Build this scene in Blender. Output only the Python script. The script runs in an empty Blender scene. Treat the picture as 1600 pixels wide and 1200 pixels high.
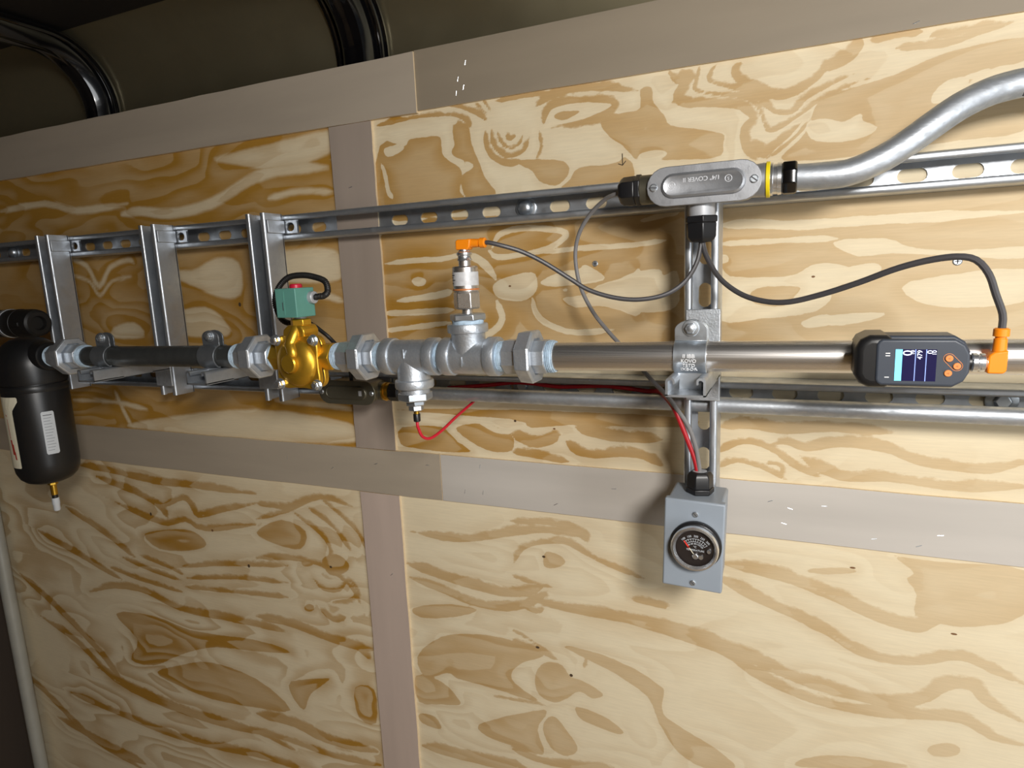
import bpy, bmesh, math, random
import numpy as np
from mathutils import Vector, Matrix

S = bpy.context.scene
COL = S.collection
random.seed(4)

# ------------------------------------------------------------------ camera
cam_d = bpy.data.cameras.new('camera')
cam_d.sensor_fit = 'HORIZONTAL'
cam_d.sensor_width = 36.0
cam_d.lens = 22.5
cam_d.clip_start = 0.02
cam = bpy.data.objects.new('camera', cam_d)
COL.objects.link(cam)
cam.matrix_world = Matrix((
    (0.91683038, -0.02881011, 0.39823616, 0.0),
    (0.39694909, 0.17331292, -0.90132905, -0.9),
    (-0.04305208, 0.98444533, 0.17033469, 1.5),
    (0, 0, 0, 1)))
S.camera = cam

# ------------------------------------------------------------------ daylight, lamp, exposure
world = bpy.data.worlds.new('daylight')
S.world = world
world.use_nodes = True
bg = world.node_tree.nodes['Background']
bg.inputs[0].default_value = (0.78, 0.88, 1.0, 1)
bg.inputs[1].default_value = 0.06

def area_lamp(name, loc, target, size, power, color, shape='DISK', size_y=None):
    d = bpy.data.lights.new(name, 'AREA')
    d.shape = shape
    d.size = size
    if size_y:
        d.size_y = size_y
    d.energy = power
    d.color = color
    o = bpy.data.objects.new(name, d)
    COL.objects.link(o)
    o.location = loc
    o.rotation_euler = (Vector(target) - Vector(loc)).to_track_quat('-Z', 'Y').to_euler()
    return o

area_lamp('ceiling_lamp', (0.42, -1.20, 1.80), (0.10, 0.0, 0.55), 0.26, 18.5, (1.0, 0.965, 0.92))
area_lamp('right_fill_light', (1.80, -1.50, 1.10), (1.0, 0.0, 1.0), 0.9, 25.0, (0.95, 0.98, 1.0), 'RECTANGLE', 1.8)  # added fill light at the right end; no door stands behind it

S.view_settings.view_transform = 'Standard'
S.view_settings.look = 'None'
S.view_settings.gamma = 1.0
S.view_settings.use_curve_mapping = False
S.view_settings.exposure = 0.0

# ------------------------------------------------------------------ materials
def lin(r, g, b):
    f = lambda c: (c / 12.92 if c <= 0.04045 else ((c + 0.055) / 1.055) ** 2.4)
    return (f(r / 255), f(g / 255), f(b / 255), 1)

def mat(name, rgb, metal=0.0, rough=0.5, vary=0.0, scale=40.0, bump=0.0, bscale=300.0, stretch=(1, 1, 1), coat=0.0, spec=0.5):
    m = bpy.data.materials.new(name)
    m.use_nodes = True
    nt = m.node_tree
    b = nt.nodes['Principled BSDF']
    c = lin(*rgb)
    b.inputs['Base Color'].default_value = c
    b.inputs['Metallic'].default_value = metal
    b.inputs['Roughness'].default_value = rough
    b.inputs['Coat Weight'].default_value = coat
    b.inputs['Specular IOR Level'].default_value = spec
    if vary or bump:
        tc = nt.nodes.new('ShaderNodeTexCoord')
        mp = nt.nodes.new('ShaderNodeMapping')
        mp.inputs['Scale'].default_value = stretch
        nt.links.new(tc.outputs['Object'], mp.inputs['Vector'])
    if vary:
        n = nt.nodes.new('ShaderNodeTexNoise')
        n.inputs['Scale'].default_value = scale
        n.inputs['Detail'].default_value = 4
        nt.links.new(mp.outputs[0], n.inputs['Vector'])
        r = nt.nodes.new('ShaderNodeMapRange')
        r.inputs['From Min'].default_value = 0.3
        r.inputs['From Max'].default_value = 0.7
        r.inputs['To Min'].default_value = 1 - vary
        r.inputs['To Max'].default_value = 1 + vary
        nt.links.new(n.outputs['Fac'], r.inputs['Value'])
        v = nt.nodes.new('ShaderNodeVectorMath')
        v.operation = 'SCALE'
        v.inputs[0].default_value = c[:3]
        nt.links.new(r.outputs[0], v.inputs['Scale'])
        nt.links.new(v.outputs[0], b.inputs['Base Color'])
        if metal > 0.3:
            r2 = nt.nodes.new('ShaderNodeMapRange')
            r2.inputs['From Min'].default_value = 0.3
            r2.inputs['From Max'].default_value = 0.7
            r2.inputs['To Min'].default_value = rough * 1.25
            r2.inputs['To Max'].default_value = rough * 0.8
            nt.links.new(n.outputs['Fac'], r2.inputs['Value'])
            nt.links.new(r2.outputs[0], b.inputs['Roughness'])
    if bump:
        n2 = nt.nodes.new('ShaderNodeTexNoise')
        n2.inputs['Scale'].default_value = bscale
        n2.inputs['Detail'].default_value = 3
        nt.links.new(mp.outputs[0], n2.inputs['Vector'])
        bp = nt.nodes.new('ShaderNodeBump')
        bp.inputs['Strength'].default_value = bump
        bp.inputs['Distance'].default_value = 0.001
        nt.links.new(n2.outputs['Fac'], bp.inputs['Height'])
        nt.links.new(bp.outputs[0], b.inputs['Normal'])
    return m

STRUT = mat('strut_steel', (192, 197, 203), 0.88, 0.42, 0.10, 60, 0.05, 500)
GALV = mat('galvanized_conduit', (186, 191, 197), 0.8, 0.46, 0.16, 120, 0.2, 300, (0.6, 1, 1))
ZINC = mat('zinc_malleable_iron', (204, 210, 217), 0.8, 0.40, 0.14, 90, 0.30, 420)
ZINC2 = mat('zinc_plated_steel', (204, 211, 218), 0.9, 0.34, 0.08, 60)
CASTAL = mat('cast_aluminium', (168, 170, 174), 0.75, 0.42, 0.06, 60, 0.08, 600)
STAINLESS = mat('polished_stainless', (226, 222, 218), 0.95, 0.30, 0.05, 30, 0, 1, (0.02, 60, 60))
CHROME = mat('chrome', (228, 230, 233), 0.92, 0.26)
BLACKPIPE = mat('black_iron_pipe', (84, 86, 85), 0.55, 0.38, 0.15, 50, 0.06, 300)
DARKZINC = mat('weathered_zinc', (128, 132, 136), 0.7, 0.42, 0.12, 60)
BRASS = mat('gold_brass', (224, 176, 58), 0.82, 0.36, 0.10, 60, 0.12, 220)
BRASS2 = mat('plain_brass', (200, 158, 60), 0.9, 0.28)
BRONZE = mat('dark_bronze_paint', (98, 94, 80), 0.6, 0.38, 0.08, 40)
TEAL = mat('teal_enamel', (94, 150, 138), 0.0, 0.5, 0.04, 50)
REDCAP = mat('red_plastic', (205, 30, 60), 0.0, 0.4)
REDWIRE = mat('red_wire_jacket', (200, 24, 48), 0.0, 0.38)
DARKRED = mat('dark_red_wire_jacket', (176, 26, 36), 0.0, 0.4)
ORANGE = mat('orange_plastic', (246, 140, 16), 0.0, 0.42)
BUTTON = mat('orange_rubber', (226, 138, 72), 0.0, 0.5)
BLACKPL = mat('black_plastic', (26, 26, 28), 0.0, 0.38, 0.05, 80)
RUBBER = mat('black_rubber', (24, 23, 22), 0.0, 0.5)
GLOSSBLACK = mat('gloss_black_paint', (9, 9, 11), 0.0, 0.16, coat=0.6)
BOWLBLACK = mat('satin_black_enamel', (26, 26, 27), 0.0, 0.36, 0.05, 40, 0.03, 300)
CABLE = mat('dark_grey_cable', (70, 68, 70), 0.0, 0.42)
GREYCABLE = mat('grey_cable', (122, 120, 120), 0.0, 0.45)
BOXGREY = mat('grey_box_enamel', (146, 155, 165), 0.0, 0.4, 0.02, 30)
HUBGREY = mat('grey_plastic', (176, 178, 182), 0.2, 0.45)
TEFLON = mat('pale_blue_thread_tape', (172, 193, 210), 0.0, 0.55, 0.25, 160, 0.5, 260)
SLATE = mat('slate_grey_plastic', (58, 64, 74), 0.0, 0.45, 0.03, 80)
LABELW = mat('cream_label', (226, 220, 196), 0.0, 0.5, 0.03, 60)
LABELG = mat('pale_grey_label', (200, 205, 210), 0.0, 0.5)
INK = mat('grey_ink', (150, 155, 162), 0.0, 0.6)
INKDARK = mat('dark_ink', (70, 70, 74), 0.0, 0.6)
REDINK = mat('red_ink', (170, 50, 38), 0.0, 0.6)
YELLOW = mat('yellow_gasket', (232, 208, 20), 0.0, 0.45)
BRIGHT = mat('bright_cast_edges', (228, 230, 234), 0.3, 0.35)
WHITE = mat('white_print', (240, 240, 240), 0.0, 0.5)
SENSORLABEL = mat('silver_label', (205, 206, 208), 0.1, 0.4, 0.1, 200)
COPPER = mat('orange_brown_ring', (196, 120, 66), 0.1, 0.4)
DIALFACE = mat('black_dial', (40, 34, 32), 0.0, 0.35)
DIALRED = mat('red_needle', (226, 60, 50), 0.0, 0.4)
PENCIL = mat('pencil_graphite', (70, 62, 48), 0.0, 0.6)
HOLE = mat('hole_shadow', (78, 60, 40), 0.0, 0.9)
KNOTBROWN = mat('brown_knot', (120, 84, 50), 0.0, 0.7)
TRIMEDGE = mat('raw_board_edge', (214, 194, 160), 0.0, 0.7, 0.08, 120)
PRIMER = mat('grey_white_pipe_paint', (168, 168, 160), 0.2, 0.42, 0.06, 20)
CEIL = mat('dark_ceiling_liner', (24, 21, 20), 0.0, 0.6)
SKIN = mat('mill_finish_aluminium', (150, 142, 116), 0.9, 0.48, 0.14, 5, 0.15, 5)
ROOMWALL = mat('plain_plywood_lining', (190, 170, 138), 0.0, 0.6, 0.08, 12)
DARKWALL = mat('dark_end_wall', (52, 42, 34), 0.0, 0.7)
FLOOR = mat('worn_plywood_floor', (170, 148, 118), 0.0, 0.6, 0.1, 10)

def emit(name, rgb, strength):
    m = bpy.data.materials.new(name)
    m.use_nodes = True
    b = m.node_tree.nodes['Principled BSDF']
    b.inputs['Base Color'].default_value = lin(*rgb)
    b.inputs['Emission Color'].default_value = lin(*rgb)
    b.inputs['Emission Strength'].default_value = strength
    b.inputs['Roughness'].default_value = 0.2
    return m

SCREEN = emit('lit_screen_navy', (26, 24, 58), 0.6)
SCREENW = emit('lit_screen_white', (230, 236, 255), 0.8)
SCREENL = emit('lit_screen_lines', (130, 150, 210), 0.7)
SCREENC = emit('lit_screen_cyan', (120, 214, 246), 0.8)

def board_mat(name, rgb, horizontal):
    return mat(name, rgb, 0.0, 0.6, 0.07, 22, 0.05, 250, (0.12, 1, 1) if horizontal else (1, 1, 0.12))

def plywood_mat():
    m = bpy.data.materials.new('pine_plywood')
    m.use_nodes = True
    nt = m.node_tree
    N, L = nt.nodes, nt.links
    b = N['Principled BSDF']
    b.inputs['Roughness'].default_value = 0.55
    b.inputs['Specular IOR Level'].default_value = 0.25
    tc = N.new('ShaderNodeTexCoord')
    def noise(scale, stretch, detail=4, rough=0.55):
        mp = N.new('ShaderNodeMapping')
        mp.inputs['Scale'].default_value = stretch
        L.new(tc.outputs['Object'], mp.inputs['Vector'])
        n = N.new('ShaderNodeTexNoise')
        n.inputs['Scale'].default_value = scale
        n.inputs['Detail'].default_value = detail
        n.inputs['Roughness'].default_value = rough
        L.new(mp.outputs[0], n.inputs['Vector'])
        return n.outputs['Fac']
    def math_(op, a, c=None, d=None):
        n = N.new('ShaderNodeMath')
        n.operation = op
        for i, v in enumerate((a, c, d)):
            if v is None:
                continue
            if isinstance(v, (int, float)):
                n.inputs[i].default_value = v
            else:
                L.new(v, n.inputs[i])
        return n.outputs[0]
    def smooth(v, lo, hi, tlo=0.0, thi=1.0):
        n = N.new('ShaderNodeMapRange')
        n.interpolation_type = 'SMOOTHSTEP'
        n.inputs['From Min'].default_value = lo
        n.inputs['From Max'].default_value = hi
        n.inputs['To Min'].default_value = tlo
        n.inputs['To Max'].default_value = thi
        L.new(v, n.inputs['Value'])
        return n.outputs[0]
    at = N.new('ShaderNodeAttribute')
    at.attribute_name = 'grain'
    ct = N.new('ShaderNodeAttribute')
    ct.attribute_name = 'contrast'
    jag = math_('ADD', math_('MULTIPLY', math_('SUBTRACT', noise(22, (0.8, 1, 1.1), 3, 0.5), 0.5), 5.0), math_('MULTIPLY', math_('SUBTRACT', noise(110, (0.7, 1, 1.2), 4, 0.65), 0.5), 3.0))
    d = math_('ADD', at.outputs['Fac'], jag)
    so = N.new('ShaderNodeAttribute')
    so.attribute_name = 'softness'
    late = smooth(math_('DIVIDE', d, so.outputs['Fac']), -0.8, 1.1)
    halo = smooth(d, -14.0, 1.0)
    deep = smooth(d, 0.0, 26.0)
    # faint secondary growth figure that follows and surrounds the broad bands
    fa = N.new('ShaderNodeAttribute')
    fa.attribute_name = 'figure'
    fig = noise(3.6, (0.55, 1, 1.5), 2.5, 0.45)
    ring = math_('FRACT', math_('MULTIPLY_ADD', d, 0.030, math_('MULTIPLY', fig, 14.0)))
    faint = math_('MULTIPLY', math_('MULTIPLY', smooth(ring, 0.15, 0.86), smooth(ring, 1.0, 0.92)), smooth(noise(5, (0.5, 1, 1), 2), 0.36, 0.56))
    t = math_('MAXIMUM', math_('MULTIPLY', late, math_('MULTIPLY_ADD', deep, -0.22, 1.0)), math_('MULTIPLY', halo, 0.16))
    t = math_('ADD', t, math_('MULTIPLY', math_('SUBTRACT', faint, 0.15), fa.outputs['Fac']))
    tone = math_('MULTIPLY_ADD', noise(12, (0.4, 1, 1), 3), 0.55, 0.70)
    t3 = math_('MULTIPLY', math_('MULTIPLY', t, tone), ct.outputs['Fac'])
    tb = N.new('ShaderNodeAttribute')
    tb.attribute_name = 'tan_base'
    t3 = math_('ADD', t3, tb.outputs['Fac'])
    mx = N.new('ShaderNodeMix')
    mx.data_type = 'RGBA'
    mx.inputs['A'].default_value = lin(227, 213, 182)
    mx.inputs['B'].default_value = lin(170, 126, 50)
    L.new(t3, mx.inputs['Factor'])
    streak = smooth(noise(9, (1.2, 1, 34), 5, 0.6), 0.3, 0.7, 0.975, 1.022)
    pore = smooth(noise(60, (0.7, 1, 9), 3, 0.6), 0.32, 0.68, 0.975, 1.022)
    sc = N.new('ShaderNodeVectorMath')
    sc.operation = 'SCALE'
    L.new(mx.outputs['Result'], sc.inputs[0])
    L.new(math_('MULTIPLY', streak, pore), sc.inputs['Scale'])
    L.new(sc.outputs[0], b.inputs['Base Color'])
    bp = N.new('ShaderNodeBump')
    bp.inputs['Strength'].default_value = 0.12
    bp.inputs['Distance'].default_value = 0.0006
    L.new(math_('ADD', streak, late), bp.inputs['Height'])
    L.new(bp.outputs[0], b.inputs['Normal'])
    return m
PLY = plywood_mat()

# ------------------------------------------------------------------ mesh helpers
ORIGIN = {}

def frame(o, z, x=(0, 0, 1)):
    z = Vector(z).normalized()
    x = Vector(x)
    if abs(z.dot(x.normalized())) > 0.999:
        x = Vector((1, 0, 0))
    x = (x - z * x.dot(z)).normalized()
    y = z.cross(x)
    o = Vector(o)
    return Matrix(((x.x, y.x, z.x, o.x), (x.y, y.y, z.y, o.y), (x.z, y.z, z.z, o.z), (0, 0, 0, 1)))

I4 = Matrix.Identity(4)

class MB:
    def __init__(self):
        self.v, self.f, self.mi = [], [], []
    def add(self, vs, fs, M=I4, mi=0):
        k = len(self.v)
        self.v += [M @ Vector(p) for p in vs]
        self.f += [tuple(i + k for i in f) for f in fs]
        self.mi += [mi] * len(fs)
        return self
    def box(self, lo, hi, M=I4, mi=0):
        (a, b, c), (d, e, f) = lo, hi
        vs = [(a, b, c), (d, b, c), (d, e, c), (a, e, c), (a, b, f), (d, b, f), (d, e, f), (a, e, f)]
        fs = [(0, 3, 2, 1), (4, 5, 6, 7), (0, 1, 5, 4), (1, 2, 6, 5), (2, 3, 7, 6), (3, 0, 4, 7)]
        return self.add(vs, fs, M, mi)
    def lathe(self, prof, M=I4, n=28, phase=0.0, caps=True, mi=0):
        vs, fs = [], []
        for h, r in prof:
            for k in range(n):
                a = phase + 2 * math.pi * k / n
                vs.append((r * math.cos(a), r * math.sin(a), h))
        m = len(prof)
        for i in range(m - 1):
            for k in range(n):
                k2 = (k + 1) % n
                fs.append((i * n + k, i * n + k2, (i + 1) * n + k2, (i + 1) * n + k))
        if caps:
            fs.append(tuple(range(n))[::-1])
            fs.append(tuple((m - 1) * n + k for k in range(n)))
        return self.add(vs, fs, M, mi)
    def prism(self, pts, h0, h1, M=I4, mi=0):
        n = len(pts)
        vs = [(x, y, h0) for x, y in pts] + [(x, y, h1) for x, y in pts]
        fs = [tuple(range(n))[::-1], tuple(range(n, 2 * n))]
        fs += [(k, (k + 1) % n, n + (k + 1) % n, n + k) for k in range(n)]
        return self.add(vs, fs, M, mi)
    def loft(self, rings, M=I4, caps=True):
        n = len(rings[0])
        vs = [p for r in rings for p in r]
        fs = []
        for i in range(len(rings) - 1):
            for k in range(n):
                k2 = (k + 1) % n
                fs.append((i * n + k, i * n + k2, (i + 1) * n + k2, (i + 1) * n + k))
        if caps:
            fs.append(tuple(range(n))[::-1])
            fs.append(tuple((len(rings) - 1) * n + k for k in range(n)))
        return self.add(vs, fs, M)
    def tube(self, pts, r, n=10, rad=None):
        pts = [Vector(p) for p in pts]
        t0 = (pts[1] - pts[0]).normalized()
        x = t0.orthogonal().normalized()
        rings = []
        for i, p in enumerate(pts):
            t = (pts[min(i + 1, len(pts) - 1)] - pts[max(i - 1, 0)]).normalized()
            x = (x - t * x.dot(t)).normalized()
            y = t.cross(x)
            rr = rad[i] if rad else r
            rings.append([p + (x * math.cos(2 * math.pi * k / n) + y * math.sin(2 * math.pi * k / n)) * rr for k in range(n)])
        return self.loft(rings)
    def build(self, name, m, parent=None, bevel=0.0, smooth=True, angle=33, segs=2):
        off = ORIGIN.get(parent.name, Vector((0, 0, 0))) if parent else Vector((0, 0, 0))
        me = bpy.data.meshes.new(name)
        me.from_pydata([tuple(p - off) for p in self.v], [], self.f)
        bm = bmesh.new()
        bm.from_mesh(me)
        bmesh.ops.recalc_face_normals(bm, faces=bm.faces)
        bm.to_mesh(me)
        bm.free()
        for mm in (m if isinstance(m, (list, tuple)) else [m]):
            me.materials.append(mm)
        if any(self.mi):
            me.polygons.foreach_set('material_index', self.mi)
        if smooth:
            me.polygons.foreach_set('use_smooth', [True] * len(me.polygons))
            me.set_sharp_from_angle(angle=math.radians(angle))
        o = bpy.data.objects.new(name, me)
        COL.objects.link(o)
        if parent:
            o.parent = parent
            ORIGIN[o.name] = off
        if bevel:
            md = o.modifiers.new('bevel', 'BEVEL')
            md.width = bevel
            md.segments = segs
            md.limit_method = 'ANGLE'
            md.angle_limit = math.radians(35)
            md.harden_normals = False
        return o

def thing(name, loc, label, cat, group=None):
    o = bpy.data.objects.new(name, None)
    o.empty_display_size = 0.02
    COL.objects.link(o)
    o.location = loc
    ORIGIN[o.name] = Vector(loc)
    o['label'] = label
    o['category'] = cat
    if group:
        o['group'] = group
    return o

def tag(o, label, cat, group=None):
    o['label'] = label
    o['category'] = cat
    if group:
        o['group'] = group
    return o

def structure(o):
    o['kind'] = 'structure'
    return o

def smooth_path(pts, step=0.004):
    P = [Vector(p) for p in pts]
    P = [P[0] * 2 - P[1]] + P + [P[-1] * 2 - P[-2]]
    out = []
    for i in range(1, len(P) - 2):
        a, b, c, d = P[i - 1:i + 3]
        n = max(2, int((c - b).length / step))
        for k in range(n):
            t = k / n
            out.append(0.5 * ((2 * b) + (c - a) * t + (2 * a - 5 * b + 4 * c - d) * t * t + (3 * b - a - 3 * c + d) * t ** 3))
    out.append(P[-2])
    return out

def words(s, size, M, m, parent, name, extrude=0.0002, align='CENTER'):
    cu = bpy.data.curves.new(name, 'FONT')
    cu.body = s
    cu.size = size
    cu.extrude = extrude
    cu.resolution_u = 3
    cu.align_x = align
    cu.align_y = 'CENTER'
    t = bpy.data.objects.new(name, cu)
    COL.objects.link(t)
    dg = bpy.context.evaluated_depsgraph_get()
    me = bpy.data.meshes.new_from_object(t.evaluated_get(dg))
    bpy.data.objects.remove(t)
    off = ORIGIN.get(parent.name, Vector((0, 0, 0)))
    me.transform(Matrix.Translation(-off) @ M)
    me.materials.clear()
    me.materials.append(m)
    me.name = name
    o = bpy.data.objects.new(name, me)
    COL.objects.link(o)
    o.parent = parent
    ORIGIN[o.name] = off
    return o

def facing(o, up=(0, 0, 1), normal=(0, -1, 0)):
    """frame whose local z is the outward normal and local y is up (local x reads to the right)"""
    n = Vector(normal).normalized()
    u = Vector(up)
    u = (u - n * u.dot(n)).normalized()
    x = u.cross(n)
    o = Vector(o)
    return Matrix(((x.x, u.x, n.x, o.x), (x.y, u.y, n.y, o.y), (x.z, u.z, n.z, o.z), (0, 0, 0, 1)))

def stadium(w, h, n=10):
    r = h / 2
    a = w / 2 - r
    return [(a + r * math.cos(t), r * math.sin(t)) for t in [(-0.5 + k / n) * math.pi for k in range(n + 1)]] + \
           [(-a + r * math.cos(t), r * math.sin(t)) for t in [(0.5 + k / n) * math.pi for k in range(n + 1)]]

def rounded_rect(x0, y0, x1, y1, r, n=5):
    out = []
    for cx, cy, a0 in ((x1 - r, y1 - r, 0), (x0 + r, y1 - r, 90), (x0 + r, y0 + r, 180), (x1 - r, y0 + r, 270)):
        for k in range(n + 1):
            a = math.radians(a0 + 90 * k / n)
            out.append((cx + r * math.cos(a), cy + r * math.sin(a)))
    return out

HEX = math.pi / 6
OCT = math.pi / 8
PY = -0.185
PDIR = Vector((0.99993685, 0, 0.01123835))
def PZ(x):
    return 1.38966 + 0.01123906 * (x + 1.17988)
def P(x):
    return Vector((x, PY, PZ(x)))
def PF(x):
    return frame(P(x), PDIR)

# ------------------------------------------------------------------ traced figures (metres; wood figures in millimetres on the wall)
GREY_UPPER = [(-0.1934, -0.107, 1.592),(-0.2035, -0.105, 1.5893),(-0.2183, -0.095, 1.5853),(-0.2421, -0.08, 1.5702),(-0.2605, -0.07, 1.5477),(-0.2682, -0.065, 1.5191),(-0.2629, -0.065, 1.4808),(-0.2453, -0.07, 1.4466),(-0.2229, -0.08, 1.4217),(-0.1966, -0.095, 1.3984),(-0.1701, -0.108, 1.3735),(-0.1539, -0.118, 1.3594),(-0.1376, -0.122, 1.3447),(-0.1253, -0.122, 1.3277),(-0.1123, -0.122, 1.3083),(-0.1041, -0.12, 1.2842),(-0.1006, -0.117, 1.2634),(-0.0992, -0.115, 1.2457)]
RED_LOWER = [(-0.1605, -0.05, 1.3352),(-0.1383, -0.1, 1.3322),(-0.1279, -0.12, 1.3255),(-0.1216, -0.121, 1.3116),(-0.1111, -0.119, 1.2835),(-0.1046, -0.116, 1.2628),(-0.1015, -0.115, 1.2455)]
RED_THIN = [(-0.4563, -0.185, 1.3207),(-0.4569, -0.185, 1.3128),(-0.4572, -0.183, 1.2991),(-0.4552, -0.178, 1.2872),(-0.4513, -0.165, 1.2815),(-0.447, -0.14, 1.2864),(-0.4455, -0.1, 1.2968),(-0.4479, -0.045, 1.3054),(-0.4502, -0.02, 1.3094)]
RED_RAIL = [(-0.4997, -0.022, 1.3246),(-0.4323, -0.02, 1.3304),(-0.3878, -0.022, 1.3361),(-0.3556, -0.024, 1.3363),(-0.3158, -0.022, 1.3323),(-0.2861, -0.022, 1.3333),(-0.2477, -0.022, 1.3354),(-0.2146, -0.024, 1.334),(-0.1818, -0.03, 1.3316),(-0.1605, -0.05, 1.3352)]
CABLE_LEFT = [(-0.3442, -0.185, 1.5373),(-0.3228, -0.18, 1.5332),(-0.3022, -0.17, 1.5254),(-0.2776, -0.16, 1.5113),(-0.2489, -0.15, 1.4909),(-0.2266, -0.145, 1.4761),(-0.1964, -0.14, 1.4659),(-0.1667, -0.135, 1.4627),(-0.1378, -0.128, 1.4676),(-0.1169, -0.12, 1.4816),(-0.1049, -0.112, 1.5018),(-0.1005, -0.108, 1.5215),(-0.1007, -0.107, 1.5296)]
CABLE_RIGHT = [(-0.0985, -0.107, 1.5294),(-0.0976, -0.108, 1.5213),(-0.0917, -0.114, 1.5063),(-0.0769, -0.125, 1.484),(-0.0551, -0.135, 1.4671),(-0.0311, -0.145, 1.4586),(-0.0052, -0.155, 1.4572),(0.0249, -0.165, 1.4643),(0.0581, -0.18, 1.476),(0.0883, -0.195, 1.4886),(0.112, -0.205, 1.4952),(0.1322, -0.213, 1.4975),(0.1457, -0.217, 1.4941),(0.1551, -0.22, 1.4817),(0.1614, -0.22, 1.4639),(0.1648, -0.22, 1.4473),(0.1668, -0.22, 1.4322)]
COIL_CONDUIT = [(-0.6033, -0.185, 1.4871),(-0.5999, -0.178, 1.4805),(-0.6007, -0.168, 1.4863),(-0.6102, -0.16, 1.4998),(-0.632, -0.155, 1.5068),(-0.6576, -0.152, 1.5104),(-0.6862, -0.15, 1.5077),(-0.7066, -0.15, 1.4933),(-0.7155, -0.15, 1.4745),(-0.7118, -0.15, 1.4552),(-0.7031, -0.149, 1.4434),(-0.6848, -0.148, 1.4393),(-0.664, -0.149, 1.4421)]
VALVE_CABLE = [(-0.6606, -0.15, 1.4431),(-0.647, -0.15, 1.4373),(-0.6344, -0.148, 1.4276),(-0.6239, -0.145, 1.4178),(-0.6202, -0.13, 1.3998),(-0.6287, -0.1, 1.371),(-0.6454, -0.075, 1.3359)]
BENT_CONDUIT = [(-0.0055, -0.107, 1.5904),(0.0111, -0.107, 1.5891),(0.0287, -0.107, 1.5885),(0.044, -0.107, 1.5889),(0.059, -0.106, 1.5921),(0.0824, -0.103, 1.6017),(0.1053, -0.098, 1.6158),(0.1278, -0.092, 1.6322),(0.1501, -0.085, 1.6473),(0.1724, -0.078, 1.6579),(0.1891, -0.073, 1.6627),(0.2053, -0.07, 1.6652),(0.2267, -0.066, 1.6665),(0.2583, -0.06, 1.6679),(0.3972, -0.05, 1.6734),(0.5783, -0.05, 1.6756)]
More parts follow.
